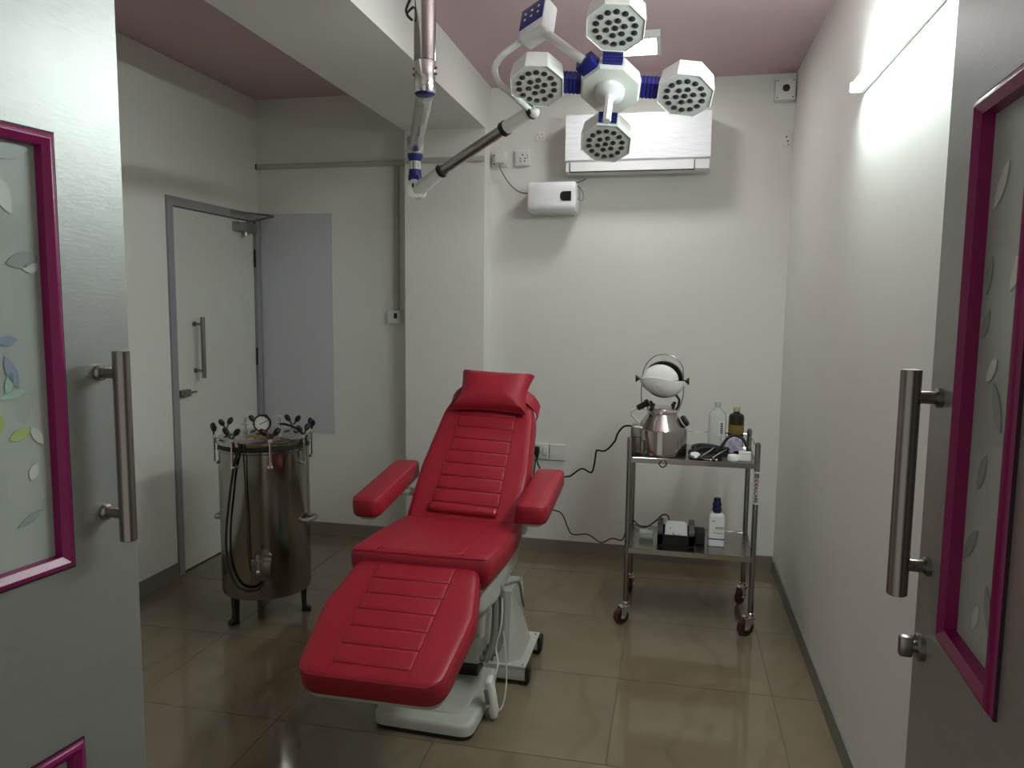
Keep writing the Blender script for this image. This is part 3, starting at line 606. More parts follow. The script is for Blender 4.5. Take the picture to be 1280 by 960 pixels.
def head(cu_, cv, toe):
    c0 = HC + HU * cu_ * RAD + HV * cv * RAD
    n = (HN - (HU * cu_ + HV * cv) * toe).normalized(); u = (HU - n * HU.dot(n)).normalized(); v = n.cross(u)
    if v.dot(HV) < 0: v = -v
    hd = MB().slab(octa(0.098), c0, u, v, n, [(0.020, -0.082), (0.008, -0.076), (0, -0.012), (0, 0.0), (0.002, 0.002), (0.0035, 0.002), (0.004, -0.002)]).build('lamp_head', M_lampw, lamp, angle=20)
    MB().slab(octa(0.0945), c0, u, v, n, [(0, -0.006), (0, -0.001)]).build('face_plate', M_lampface, hd, angle=20)
    spots = [(0, 0)] + [(0.031 * math.cos(math.pi * k / 3 + 0.3), 0.031 * math.sin(math.pi * k / 3 + 0.3)) for k in range(6)] + [(0.066 * math.cos(2 * math.pi * k / 14 + 0.22), 0.066 * math.sin(2 * math.pi * k / 14 + 0.22)) for k in range(14)]
    for x, y in spots:
        p = c0 + u * x + v * y
        MB().lathe([(0.0105, -0.003), (0.0108, 0.0008), (0.0085, 0.0008), (0.006, 0.003), (0.002, 0.004)], p, n, 10).build('led_lens', M_lens, hd, origin=p)
    # ribbed blue joint between hub and head
    dv = HU * cu_ + HV * cv; sd = HN.cross(dv).normalized(); b = MB(); rings = []
    for k in range(13):
        rr = 0.098 + (RAD - 0.085 - 0.098) * k / 12; g = 0.0 if k % 2 else 0.0025
        rings.append([HC + dv * rr + sd * x + HN * (z - 0.030) for x, z in ((-0.036 + g, -0.022 + g), (0.036 - g, -0.022 + g), (0.036 - g, 0.018 - g), (-0.036 + g, 0.018 - g))])
    b.loft(rings); b.build('head_joint', M_blue, lamp, angle=20)
head(-1, 0, 0.06); head(1, 0, 0.06); head(0, 1, 0.05); head(0, -1, 0.05)
# tube from control box to the hub
dg_ = (-HU + HV).normalized(); m0 = HC + dg_ * 0.112 - HN * 0.032
sd = HN.cross(dg_).normalized(); R = Matrix((sd, dg_, HN)).transposed()
MB().rbox(m0 + dg_ * 0.012, (0.074, 0.050, 0.046), 0.006, R).build('mount_block', M_blue, lamp)
MB().tube([m0 + dg_ * 0.03, bc + a_ * 0.030 - b_ * 0.055 - c_ * 0.012], 0.0165, 16).build('link_tube', M_lampw, lamp)

# ------------------------------------------------------------------ instrument trolley
TX0, TX1, TY0, TY1, TT, TSH = -0.182, 0.386, 3.482, 3.876, 0.800, 0.368
tro = thing('instrument_trolley', 'two-tier stainless steel instrument trolley on castors', 'trolley', ((TX0 + TX1) / 2, (TY0 + TY1) / 2, 0))
for x in (TX0, TX1):
    for y in (TY0, TY1):
        b = MB(); b.lathe([(0.0125, 0.105), (0.0125, 0.888), (0.010, 0.896), (0.004, 0.900)], (x, y, 0), n=16)
        pst = b.build('post', M_steelb, tro)
        if x == TX1 and y == TY0:
            bb = MB(); rings = []
            for z in (0.618, 0.768): rings.append([V((x + 0.0131 * math.sin(a), y - 0.0131 * math.cos(a), z)) for a in [math.radians(-95 + 190 * k / 16) for k in range(17)]])
            bb.loft(rings, False, False, False); stk = bb.build('sticker', M_label, pst)
            stk['label'] = 'white sticker lettered IDEALCARE'
            text('lettering', 'IDEAL', 0.0215, (x - 0.0075, y - 0.0145, 0.735), -Z_, X_, M_inkred, stk)
            text('lettering', 'CARE', 0.0215, (x - 0.0075, y - 0.0145, 0.680), -Z_, X_, M_ink, stk)
            MB().molding(x - 0.009, x + 0.009, 0.739, 0.760, (0, y - 0.0137, 0), X_, Z_, -Y_, [(0, 0), (0, 0.0008), (0.003, 0.0008), (0.003, 0)]).build('logo', M_ink, stk)
            MB().lathe([(0.0055, 0), (0.0055, 0.0008), (0.003, 0.0008), (0.003, 0)], (x, y - 0.0137, 0.7495), -Y_, 16, caps=False).build('logo', M_ink, stk)
def caster(x, y, ang):
    d = V((math.cos(ang), math.sin(ang), 0)); sdv = V((-d.y, d.x, 0)); c0 = V((x, y, 0.040)) + d * 0.022
    R = Matrix((d, sdv, Z_)).transposed()
    b = MB(); b.lathe([(0.016, 0.088), (0.016, 0.106), (0.012, 0.110)], (x, y, 0), n=14); b.rbox(V((x, y, 0.086)) + d * 0.008, (0.05, 0.040, 0.008), 0.002, R)
    for s_ in (-1, 1):
        pts = [V((x, y, 0.086)) - d * 0.012, V((x, y, 0.086)) + d * 0.030, c0 + d * 0.012 - Z_ * 0.008, c0 - d * 0.010 - Z_ * 0.008]
        b.loft([[p + sdv * s_ * 0.017 for p in pts], [p + sdv * s_ * 0.020 for p in pts]])
    b.cyl(c0 - sdv * 0.024, c0 + sdv * 0.024, 0.005, n=8)
    cs = b.build('caster', M_chrome, tro, origin=(x, y, 0.1))
    MB().lathe([(0.030, -0.012), (0.037, -0.010), (0.040, -0.004), (0.040, 0.004), (0.037, 0.010), (0.030, 0.012)], c0, sdv, 22).build('wheel', M_brown, cs)
    MB().lathe([(0.026, -0.0135), (0.026, 0.0135)], c0, sdv, 18).build('wheel_hub', M_black, cs)
caster(TX0, TY0, math.radians(215)); caster(TX1, TY0, math.radians(200)); caster(TX0, TY1, math.radians(100)); caster(TX1, TY1, math.radians(235))
def tray_(zt, name):
    b = MB(); b.box(TX0, TX1, TY0, TY1, zt - 0.022, zt)
    o = MB().molding(TX0 - 0.010, TX1 + 0.010, TY0 - 0.010, TY1 + 0.010, (0, 0, 0), X_, Y_, Z_, [(0.010, zt - 0.020), (0, zt - 0.020), (0, zt + 0.004), (0.0015, zt + 0.005), (0.010, zt + 0.004), (0.012, zt)], True).build(name + '_rim', M_steel, tro)
    MB().box(TX0 + 0.001, TX1 - 0.001, TY0 + 0.001, TY1 - 0.001, zt - 0.006, zt).build(name, M_steelb, tro)
tray_(TT, 'top_tray'); tray_(TSH, 'lower_shelf')
for p0, p1 in (((TX0, TY1, 0.872), (TX1, TY1, 0.872)), ((TX0, TY0, 0.872), (TX0, TY1, 0.872)), ((TX1, TY0, 0.872), (TX1, TY1, 0.872))):
    MB().cyl(p0, p1, 0.0035, n=8).build('guard_rail', M_steel, tro)
MB().tube(spline([(-0.035, TY0 - 0.010, TT - 0.004), (-0.045, TY0 - 0.014, TT - 0.02), (-0.03, TY0 - 0.016, TT - 0.034), (-0.012, TY0 - 0.014, TT - 0.02), (-0.02, TY0 - 0.01, TT - 0.004)], 5), 0.003, 6).build('hook', M_rubber, tro)

# ------------------------------------------------------------------ fogger can on the trolley
fx, fy = -0.042, 3.640; z0 = TT
fog = thing('fogger_can', 'stainless steel fogger can with a tilted black and white bowl on top', 'fogger', (fx, fy, z0))
MB().lathe([(0.118, 0.0), (0.121, 0.003), (0.121, 0.118), (0.117, 0.126), (0.072, 0.188), (0.069, 0.194), (0.069, 0.212), (0.064, 0.214)], (fx, fy, z0), n=40).build('can', M_steel, fog)
MB().lathe([(0.074, 0.198), (0.077, 0.200), (0.077, 0.208), (0.074, 0.211)], (fx, fy, z0), n=32).build('neck_ring', M_chrome, fog)
MB().lathe([(0.068, 0.211), (0.070, 0.214), (0.066, 0.220), (0.04, 0.226)], (fx, fy, z0), n=32).build('lid', M_steel, fog)
for a in (0.5, 2.6, 4.0, 5.6):
    p = V((fx + 0.064 * math.cos(a), fy + 0.064 * math.sin(a), z0 + 0.212)); MB().cyl(p, p + Z_ * 0.022, 0.005, n=8).lathe([(0.009, 0.022), (0.010, 0.026), (0.007, 0.034)], p, n=8).build('wing_nut', M_black, fog)
# side box with the mains lead
MB().rbox((fx - 0.112, fy - 0.02, z0 + 0.072), (0.060, 0.105, 0.128), 0.010, None, 3).build('switch_box', M_steelb, fog)
MB().box(fx - 0.143, fx - 0.085, fy - 0.0745, fy - 0.072, z0 + 0.082, z0 + 0.085).build('box_seam', M_black, fog)
ax = V((0.80, -0.15, 0.58)).normalized(); p = V((fx + 0.088, fy - 0.02, z0 + 0.150))
b = MB(); b.lathe([(0.020, -0.03), (0.020, 0.004), (0.026, 0.005), (0.027, 0.010), (0.027, 0.030), (0.024, 0.034)], p, ax, 20); b.build('filler_cap', M_black, fog)
MB().lathe([(0.0275, 0.012), (0.0275, 0.017)], p, ax, 20).build('cap_band', M_cord_w, fog)
ax2 = V((0.75, -0.1, 0.45)).normalized(); p = V((fx - 0.113, fy - 0.03, z0 + 0.218))
b = MB(); b.lathe([(0.012, -0.002), (0.014, 0.0), (0.014, 0.040), (0.018, 0.042), (0.018, 0.058), (0.015, 0.060)], p, ax2, 16); b.build('nozzle', M_black, fog)
MB().cyl(V((fx - 0.07, fy - 0.03, z0 + 0.23)), V((fx - 0.055, fy - 0.03, z0 + 0.19)), 0.006, n=8).build('nozzle_pipe', M_chrome, fog)
MB().tube(spline([(fx - 0.113, fy - 0.03, z0 + 0.218), (fx - 0.138, fy - 0.03, z0 + 0.205), (fx - 0.142, fy - 0.03, z0 + 0.185), (fx - 0.125, fy - 0.03, z0 + 0.165), (fx - 0.105, fy - 0.03, z0 + 0.148)], 5), 0.0055, 8).build('hose', M_cord_w, fog)
# wire bail
pts = [(fx - 0.088, fy, z0 + 0.205), (fx - 0.100, fy, z0 + 0.26), (fx - 0.100, fy, z0 + 0.33), (fx - 0.094, fy, z0 + 0.39), (fx - 0.075, fy, z0 + 0.435), (fx - 0.035, fy, z0 + 0.468), (fx + 0.01, fy, z0 + 0.474), (fx + 0.052, fy, z0 + 0.462), (fx + 0.085, fy, z0 + 0.425), (fx + 0.094, fy, z0 + 0.38), (fx + 0.096, fy, z0 + 0.32), (fx + 0.094, fy, z0 + 0.27), (fx + 0.075, fy, z0 + 0.205)]
MB().tube(spline(pts, 5), 0.0024, 8).build('wire_bail', M_steelb, fog)
MB().tube(spline([(fx + 0.062, fy - 0.02, z0 + 0.285), (fx + 0.078, fy - 0.02, z0 + 0.262), (fx + 0.075, fy - 0.01, z0 + 0.235), (fx + 0.066, fy, z0 + 0.212)], 5), 0.0055, 8).build('hose', M_rubber, fog)
# tilted bowl: black dish, white cloth dome above a sagging white cloth pouch
hc = V((fx - 0.004, fy, z0 + 0.352)); bx_ = V((0.05, -0.90, 0.42)).normalized(); uu = X_; 
b = MB(); b.lathe([(0.02, -0.060), (0.06, -0.050), (0.084, -0.026), (0.092, 0.0), (0.094, 0.008), (0.088, 0.008), (0.082, -0.004), (0.05, -0.030), (0.01, -0.040)], hc + V((0.006, 0.020, 0.0)), bx_, 36); b.build('bowl', M_black, fog)
rings = []
for k in range(25):
    u_ = -1 + 2 * k / 24; ww = max(1 - u_ * u_, 0.0) ** 0.62 + 0.03; rim = 0.004 + 0.012 * math.sin(2.6 * u_ + 2.4) + 0.006 * u_ * u_
    rings.append([hc + V((0.107 * u_, -0.058 * ww * math.cos(a) * (1.0 if a < 1.57 else 0.5) - 0.006, rim - 0.088 * ww * math.sin(a))) for a in [math.pi * q_ / 12 for q_ in range(13)]])
b = MB(); b.loft(rings); b.build('cloth_pouch', M_cloth, fog, angle=60)
rings = []
for q_ in range(9):
    a = math.pi / 2 * q_ / 8.4
    rings.append([hc + V((-0.010 + 0.086 * math.cos(a) * math.cos(t_), -0.004 + 0.046 * math.cos(a) * math.sin(t_), 0.002 + 0.070 * math.sin(a) * (1 + 0.05 * math.sin(3 * t_)))) for t_ in [2 * math.pi * m_ / 28 for m_ in range(28)]])
b = MB(); b.loft(rings); b.build('cloth_dome', M_cloth, fog, angle=60)
for s_ in (-1, 1):
    p = hc + uu * s_ * 0.098 + Z_ * (0.004 if s_ < 0 else -0.002)
    MB().lathe([(0.006, 0.0), (0.006, 0.012), (0.010, 0.013), (0.010, 0.018), (0.017, 0.020), (0.017, 0.026), (0.013, 0.028)], p, uu * s_, 12).build('knob', M_black, fog)

# ------------------------------------------------------------------ things on the top tray
def bottle(name, label, x, y, z, prof, m, sx=1.0, group=None):
    t = thing(name, label, 'bottle', (x, y, z)); MB().lathe(prof, (x, y, z), n=24, sx=sx).build('body', m, t); return t
t = bottle('clear_bottle', 'clear empty plastic bottle with a white label on the trolley top', 0.225, 3.800, TT, [(0.040, 0), (0.043, 0.004), (0.043, 0.165), (0.038, 0.185), (0.018, 0.205), (0.013, 0.212), (0.013, 0.232), (0.010, 0.234)], M_clear)
MB().lathe([(0.0145, 0.214), (0.0145, 0.238), (0.012, 0.240)], (0.225, 3.80, TT), n=16).build('cap', M_clear, t)
bb = MB(); rings = []
for z in (0.075, 0.150): rings.append([V((0.225 + 0.0436 * math.sin(a), 3.80 - 0.0436 * math.cos(a), TT + z)) for a in [math.radians(5 + 50 * k / 8) for k in range(9)]])
bb.loft(rings, False, False, False); bb.build('paper_label', M_label, t)
for k in range(5): MB().box(0.238, 0.250, 3.8 - 0.0446, 3.8 - 0.0436 + 0.002, TT + 0.090 + 0.011 * k, TT + 0.094 + 0.011 * k).build('print_line', M_ink, t)
t = bottle('dark_bottle', 'dark brown bottle with a yellow label and cream cap on the trolley top', 0.315, 3.805, TT, [(0.034, 0), (0.037, 0.004), (0.037, 0.165), (0.033, 0.178), (0.018, 0.186), (0.014, 0.190), (0.014, 0.196)], M_amber)
MB().lathe([(0.015, 0.194), (0.017, 0.196), (0.017, 0.214), (0.015, 0.216)], (0.315, 3.805, TT), n=16).build('cap', M_cream, t)
MB().lathe([(0.0375, 0.085), (0.0375, 0.130)], (0.315, 3.805, TT), n=24, caps=False).build('label_band', M_yellow, t)
# stethoscope: black tubing loops, steel ear tubes, white-faced chest piece
t = thing('stethoscope', 'black-tubed stethoscope coiled on the trolley top', 'stethoscope', (0.2, 3.60, TT))
MB().tube(spline([(0.10, 3.56, TT + 0.010), (0.095, 3.64, TT + 0.014), (0.14, 3.69, TT + 0.020), (0.21, 3.66, TT + 0.022), (0.235, 3.60, TT + 0.018), (0.20, 3.545, TT + 0.012), (0.13, 3.54, TT + 0.011), (0.115, 3.60, TT + 0.022), (0.16, 3.65, TT + 0.030), (0.23, 3.63, TT + 0.035)], 7), 0.0085, 8).build('tubing', M_rubber, t)
MB().tube(spline([(0.205, 3.62, TT + 0.012), (0.235, 3.62, TT + 0.045), (0.262, 3.63, TT + 0.085), (0.298, 3.64, TT + 0.102), (0.335, 3.63, TT + 0.085), (0.355, 3.61, TT + 0.045), (0.358, 3.60, TT + 0.010)], 7), 0.007, 8).build('tubing', M_rubber, t)
for s_ in (0, 1):
    MB().tube(spline([(0.255 - 0.05 * s_, 3.585, TT + 0.04 + 0.01 * s_), (0.225 - 0.045 * s_, 3.545, TT + 0.030 + 0.008 * s_), (0.195 - 0.055 * s_, 3.515, TT + 0.012), (0.21 - 0.025 * s_, 3.500, TT + 0.006)], 6), 0.0028, 6).ell((0.21 - 0.025 * s_, 3.498, TT + 0.007), (0.007, 0.007, 0.006)).build('ear_tube', M_chrome, t)
MB().lathe([(0.024, 0.0), (0.026, 0.003), (0.026, 0.009), (0.022, 0.012)], (0.115, 3.530, TT + 0.012), (0, -0.3, 1), 20).build('chest_piece', M_tube_grey, t)
MB().lathe([(0.021, 0.012), (0.021, 0.0135)], (0.115, 3.530, TT + 0.012), (0, -0.3, 1), 20).build('diaphragm', M_label, t)
t = thing('cable_coil', 'black cuff bundle lying behind the stethoscope on the trolley top', 'cuff', (0.17, 3.74, TT))
MB().tube(spline([(0.11, 3.73, TT + 0.016), (0.15, 3.77, TT + 0.018), (0.20, 3.75, TT + 0.018), (0.24, 3.71, TT + 0.018), (0.28, 3.70, TT + 0.016)], 5), [0.010] + [0.016] * 19 + [0.010], 10).build('bundle', M_rubber, t)
t = thing('foil_packet', 'crumpled pale violet packet leaning on the dark bottle', 'packet', (0.29, 3.70, TT))
b = MB(); g = 7; pts = []
for j in range(g):
    for i in range(g):
        pts.append((0.245 + 0.095 * i / (g - 1), 3.735 - 0.03 * (1 - j / (g - 1)) + 0.008 * math.sin(i * 2.3 + j), TT + 0.004 + 0.070 * j / (g - 1) + 0.010 * (i / (g - 1)) + 0.006 * math.sin(i * 1.7 - j * 2.1)))
n0 = len(pts); pts += [(x, y + 0.012, z) for x, y, z in pts]
fs = [(j * g + i, j * g + i + 1, (j + 1) * g + i + 1, (j + 1) * g + i) for j in range(g - 1) for i in range(g - 1)]
fs += [tuple(k + n0 for k in f) for f in fs]
per = [i for i in range(g)] + [g - 1 + g * j for j in range(1, g)] + [g * (g - 1) + i for i in range(g - 2, -1, -1)] + [g * j for j in range(g - 2, 0, -1)]
fs += [(per[k], per[(k + 1) % len(per)], per[(k + 1) % len(per)] + n0, per[k] + n0) for k in range(len(per))]
b.add(pts, fs); b.build('packet', M_film_purple, t, angle=20)
tag(MB().lathe([(0.024, 0.0), (0.027, 0.004), (0.027, 0.022), (0.024, 0.028), (0.012, 0.031)], (0.287, 3.535, TT + 0.0), n=24).build('round_tub', M_white, origin=(0.287, 3.535, TT)), 'small round white tub on the trolley top', 'tub')
t = thing('small_white_box', 'small white box on the trolley top beside the round tub', 'box', (0.338, 3.555, TT))
MB().rbox((0.338, 3.555, TT + 0.018), (0.052, 0.04, 0.036), 0.004).build('body', M_white, t); MB().rbox((0.338, 3.555, TT + 0.038), (0.054, 0.042, 0.006), 0.002).build('lid', M_white, t)

# ------------------------------------------------------------------ things on the lower shelf
t = thing('clear_case', 'small clear plastic case on the lower trolley shelf', 'case', (-0.10, 3.66, TSH))
MB().rbox((-0.100, 3.66, TSH + 0.014), (0.066, 0.05, 0.028), 0.003).build('base', M_clear, t); MB().rbox((-0.100, 3.66, TSH + 0.034), (0.068, 0.052, 0.010), 0.003).build('lid', M_clear, t)
MB().rbox((-0.090, 3.66, TSH + 0.010), (0.03, 0.03, 0.012), 0.002).build('contents', M_label, t)
t = thing('black_holder', 'black plastic holder tray on the lower trolley shelf', 'holder', (0.045, 3.64, TSH))
hx0, hx1, hy0, hy1 = -0.045, 0.128, 3.565, 3.715
b = MB(); b.box(hx0, hx1, hy0, hy0 + 0.006, TSH + 0.004, TSH + 0.052); b.box(hx0, hx1, hy1 - 0.006, hy1, TSH + 0.004, TSH + 0.06); b.box(hx0, hx1, hy0, hy1, TSH, TSH + 0.006)
b.build('tray', M_black, t)
for x, s_ in ((hx0, 1), (hx1, -1)):
    b = MB(); pr = [(hy0, TSH + 0.006), (hy1, TSH + 0.006), (hy1, TSH + 0.085), (hy1 - 0.03, TSH + 0.100), (hy0 + 0.04, TSH + 0.100), (hy0 + 0.015, TSH + 0.075), (hy0, TSH + 0.052)]
    b.loft([[V((x, y, z)) for y, z in pr], [V((x + s_ * 0.026, y, z)) for y, z in pr]]); b.build('side_cheek', M_black, t)
MB().rbox((0.155, 3.66, TSH + 0.032), (0.046, 0.09, 0.062), 0.004).build('side_pocket', M_rubber, t)
t = thing('white_charger', 'white device seated in the black holder on the lower trolley shelf', 'device', (0.042, 3.63, TSH + 0.006))
b = MB(); pr = rpoly([(-0.055, 0.0), (0.055, 0.0), (0.052, 0.078), (0.042, 0.100), (-0.042, 0.100), (-0.052, 0.078)], 0.012, 4)
b.slab(pr, (0.042, 3.582, TSH + 0.012), X_, (0, 0.25, 0.97), (0, -0.97, 0.25), [(0.006, -0.085), (0, -0.078), (0, -0.004), (0.004, 0.0)]); b.build('body', M_white, t, angle=40)
MB().lathe([(0.014, 0.0), (0.014, 0.006), (0.011, 0.009)], (0.042, 3.594, TSH + 0.058), (0, -0.97, 0.25), 20).build('dial_knob', M_whiteg, t)
MB().cyl((0.016, 3.602, TSH + 0.076), (0.016, 3.598, TSH + 0.077), 0.003, n=8).build('indicator', M_black, t)
t = thing('white_bottle', 'white disinfectant bottle with a navy cap on the lower trolley shelf', 'bottle', (0.229, 3.63, TSH))
q = rpoly([(-0.037, -0.027), (0.037, -0.027), (0.037, 0.027), (-0.037, 0.027)], 0.010, 4)
MB().slab(q, (0.229, 3.63, TSH), X_, Y_, Z_, [(0.003, 0), (0, 0.003), (0, 0.140), (0.004, 0.152), (0.012, 0.160), (0.0155, 0.163), (0.0155, 0.17)]).build('body', M_white, t, angle=40)
MB().lathe([(0.0205, 0.162), (0.0205, 0.186), (0.018, 0.189), (0.0215, 0.196), (0.0215, 0.203), (0.0175, 0.210), (0.0165, 0.228), (0.014, 0.231)], (0.229, 3.63, TSH), n=20).build('cap', M_navy, t)
MB().slab(q, (0.229, 3.63, TSH), X_, Y_, Z_, [(-0.0005, 0.034), (-0.0005, 0.040)]).build('blue_stripe', M_inkblue, t)
fyb = 3.63 - 0.0275
for (xa, xb, z) in ((0.235, 0.262, 0.093), (0.235, 0.262, 0.087), (0.214, 0.226, 0.066), (0.230, 0.258, 0.064), (0.206, 0.222, 0.122)):
    MB().box(xa, xb, fyb - 0.0006, fyb, TSH + z, TSH + z + 0.0035).build('print_line', M_cord_g, t)
MB().cyl((0.229, fyb, TSH + 0.091), (0.229, fyb - 0.0008, TSH + 0.091), 0.004, n=12).build('print_dot', M_ink, t)

# ------------------------------------------------------------------ vertical steam sterilizer
SX, SY = -1.885, 3.20
st = thing('steam_sterilizer', 'vertical stainless steel steam sterilizer on three black legs', 'sterilizer', (SX, SY, 0))
MB().lathe([(0.190, 0.135), (0.203, 0.140), (0.206, 0.150), (0.206, 0.815), (0.211, 0.820), (0.211, 0.828)], (SX, SY, 0), n=48).build('drum', M_drum, st)
MB().lathe([(0.206, 0.826), (0.208, 0.830), (0.208, 0.848), (0.206, 0.852)], (SX, SY, 0), n=48).build('gasket', M_rubber, st)
lid = MB().lathe([(0.214, 0.850), (0.216, 0.853), (0.216, 0.868), (0.212, 0.872), (0.16, 0.884), (0.08, 0.890)], (SX, SY, 0), n=48).build('lid', M_steel, st)
MB().rbox((SX + 0.035, SY - 0.125, 0.886), (0.10, 0.045, 0.004), 0.001, Matrix.Rotation(math.radians(10), 3, 'X')).build('warning_label', M_yellow, lid)
MB().rbox((SX + 0.045, SY - 0.065, 0.889), (0.11, 0.035, 0.004), 0.001, Matrix.Rotation(math.radians(5), 3, 'X')).build('warning_label', M_inkred, lid)
for k in range(8):
    a = math.radians(-98 + 45 * k); d = V((math.cos(a), math.sin(a), 0)); tn = V((-d.y, d.x, 0))
    p = V((SX, SY, 0.845)) + d * 0.222
    b = MB(); b.cyl(p - Z_ * 0.085, p + Z_ * 0.045, 0.0055, n=10); b.rbox(p - Z_ * 0.085 - d * 0.008, (0.022, 0.022, 0.014), 0.003); b.lathe([(0.011, 0.028), (0.012, 0.034), (0.009, 0.046)], p, n=10)
    cm = b.build('clamp', M_chrome, st)
    for s_ in (-1, 1):
        e = p + Z_ * 0.078 + tn * s_ * 0.030 + d * 0.0; dr = (e - (p + Z_ * 0.044)).normalized()
        u1, u2, _ = frame_of(dr); R = Matrix((u1, u2, dr)).transposed()
        MB().cyl(p + Z_ * 0.040, e, 0.004, n=6).ell(e, (0.0135, 0.0135, 0.021), R, 10, 7).build('knob', M_black, cm)
gd = V((0.35, -0.93, 0.10)).normalized(); gp = V((SX + 0.010, SY - 0.03, 0.935))
b = MB(); b.lathe([(0.030, -0.018), (0.040, -0.014), (0.042, 0.004), (0.040, 0.010), (0.034, 0.010), (0.034, 0.004)], gp, gd, 28); b.cyl(gp - Z_ * 0.05, gp - Z_ * 0.03, 0.008, n=10)
gg = b.build('pressure_gauge', M_black, st)
MB().lathe([(0.034, 0.002), (0.034, 0.005)], gp, gd, 28).build('dial', M_dial, gg)
u1 = Z_.cross(gd).normalized(); u2 = gd.cross(u1)
MB().tube([gp + gd * 0.007 - u1 * 0.012 - u2 * 0.006, gp + gd * 0.007 + u1 * 0.022 + u2 * 0.011], 0.0014, 5).build('needle', M_black, gg)
for k in range(9):
    a = math.radians(-45 + 270 * k / 8); dd = u1 * math.cos(a) + u2 * math.sin(a)
    MB().tube([gp + gd * 0.0055 + dd * 0.026, gp + gd * 0.0055 + dd * 0.032], 0.0008, 4).build('tick', M_ink, gg)
for x, y, h_ in ((SX - 0.085, SY - 0.02, 0.06), (SX + 0.085, SY + 0.0, 0.075)):
    b = MB(); b.lathe([(0.012, 0.884), (0.012, 0.905), (0.007, 0.910), (0.007, 0.884 + h_), (0.011, 0.886 + h_), (0.009, 0.90 + h_)], (x, y, 0), n=12); b.cyl((x - 0.02, y, 0.890 + h_ * 0.6), (x + 0.02, y, 0.890 + h_ * 0.6), 0.004, n=8)
    b.build('valve', M_chrome, st)
MB().tube(spline([(SX + 0.085, SY, 0.93), (SX + 0.13, SY - 0.03, 0.935), (SX + 0.19, SY - 0.04, 0.92), (SX + 0.228, SY - 0.03, 0.88), (SX + 0.235, SY - 0.03, 0.84)], 6), 0.006, 8).build('hose', M_rubber, st)
MB().cyl((SX + 0.236, SY - 0.03, 0.79), (SX + 0.235, SY - 0.03, 0.84), 0.004, n=8).build('hose_end', M_chrome, st)
for s_ in (-1, 1):
    c0 = V((SX + s_ * 0.205, SY - 0.02 * (1 if s_ < 0 else -1), 0.48))
    MB().tube(spline([c0 + V((-s_ * 0.01, -0.045, 0)), c0 + V((s_ * 0.020, -0.045, 0)), c0 + V((s_ * 0.032, 0, 0)), c0 + V((s_ * 0.020, 0.045, 0)), c0 + V((-s_ * 0.01, 0.045, 0))], 6), 0.010, 10).build('side_handle', M_tube_grey, st)
for x, y in ((-1.962, 3.050), (-1.727, 3.262), (-2.000, 3.330)):
    d = (V((x, y, 0)) - V((SX, SY, 0))); L_ = d.length; d.normalize(); p = V((SX, SY, 0)) + d * 0.168
    sd = V((-d.y, d.x, 0)); prof = [(0.012, 0.19), (-0.012, 0.19), (-0.014, 0.10), (-0.010, 0.03), (-0.012, 0.0), (0.030, 0.0), (0.030, 0.014), (0.012, 0.026), (0.008, 0.05), (0.012, 0.10)]
    MB().loft([[p + d * (x_ + 0.004) + Z_ * z_ + sd * 0.016 for x_, z_ in prof], [p + d * (x_ + 0.004) + Z_ * z_ - sd * 0.016 for x_, z_ in prof]]).build('leg', M_black, st)
hb_d = V((0.42, -0.91, 0)).normalized(); hb_s = V((0.91, 0.42, 0)).normalized(); R = Matrix((hb_s, -hb_d, Z_)).transposed()
hbx = MB().rbox(V((SX, SY, 0.300)) + hb_d * 0.225, (0.085, 0.05, 0.105), 0.004, R).build('terminal_box', M_steelb, st)
b = MB(); c0 = V((SX, SY, 0.345)) + hb_d * 0.262
b.cyl(c0 - hb_s * 0.028, c0 + hb_s * 0.048, 0.0045, n=8); b.cyl(c0 - hb_s * 0.012 - Z_ * 0.055, c0 - hb_s * 0.012 + Z_ * 0.030, 0.006, n=8); b.ell(c0 - hb_s * 0.012 - Z_ * 0.05, (0.01, 0.01, 0.012)); b.cyl(c0 - hb_s * 0.012, c0 - hb_s * 0.012 - hb_d * 0.02, 0.006, n=8)
b.build('drain_tap', M_chrome, st)
MB().tube(spline([(-1.876, 2.972, 0.875), (-1.876, 2.978, 0.843), (-1.897, 2.980, 0.806), (-1.916, 2.985, 0.739), (-1.938, 2.988, 0.626), (-1.965, 2.997, 0.472), (-1.970, 2.999, 0.358), (-1.952, 2.992, 0.279), (-1.907, 2.980, 0.212), (-1.851, 2.980, 0.195), (-1.806, 2.985, 0.205), (-1.774, 2.99, 0.25)], 6), 0.006, 8).build('cord', M_rubber, st)
MB().tube(spline([(-1.857, 2.975, 0.870), (-1.857, 2.985, 0.706), (-1.851, 2.985, 0.522), (-1.848, 2.985, 0.336), (-1.829, 2.988, 0.268), (-1.785, 2.99, 0.258)], 6), 0.0035, 6).build('cord', M_rubber, st)

# ------------------------------------------------------------------ wall things
t = thing('air_conditioner', 'white split air conditioner still in clear film, on the back wall', 'air conditioner', (-0.23, YB, 2.22))
x0, x1, z0_, z1_, yf = -0.612, 0.156, 2.225, 2.545, YB - 0.205
prof = [(YB, z0_ + 0.035), (YB - 0.10, z0_ + 0.004), (yf + 0.03, z0_ + 0.004), (yf + 0.010, z0_ + 0.012), (yf + 0.006, z0_ + 0.080), (yf + 0.012, z1_ - 0.03), (yf + 0.035, z1_ - 0.004), (YB, z1_)]
b = MB(); b.loft([[V((x, y, z)) for y, z in prof] for x in (x0, x0 + 0.004, x1 - 0.004, x1)]); b.build('body', M_white, t, angle=20)
prof = [(yf + 0.005, z0_ + 0.062), (yf - 0.004, z0_ + 0.070), (yf - 0.004, z1_ - 0.04), (yf + 0.006, z1_ - 0.008), (yf + 0.030, z1_ + 0.003), (yf + 0.036, z1_ - 0.004), (yf + 0.014, z1_ - 0.03), (yf + 0.008, z0_ + 0.08)]
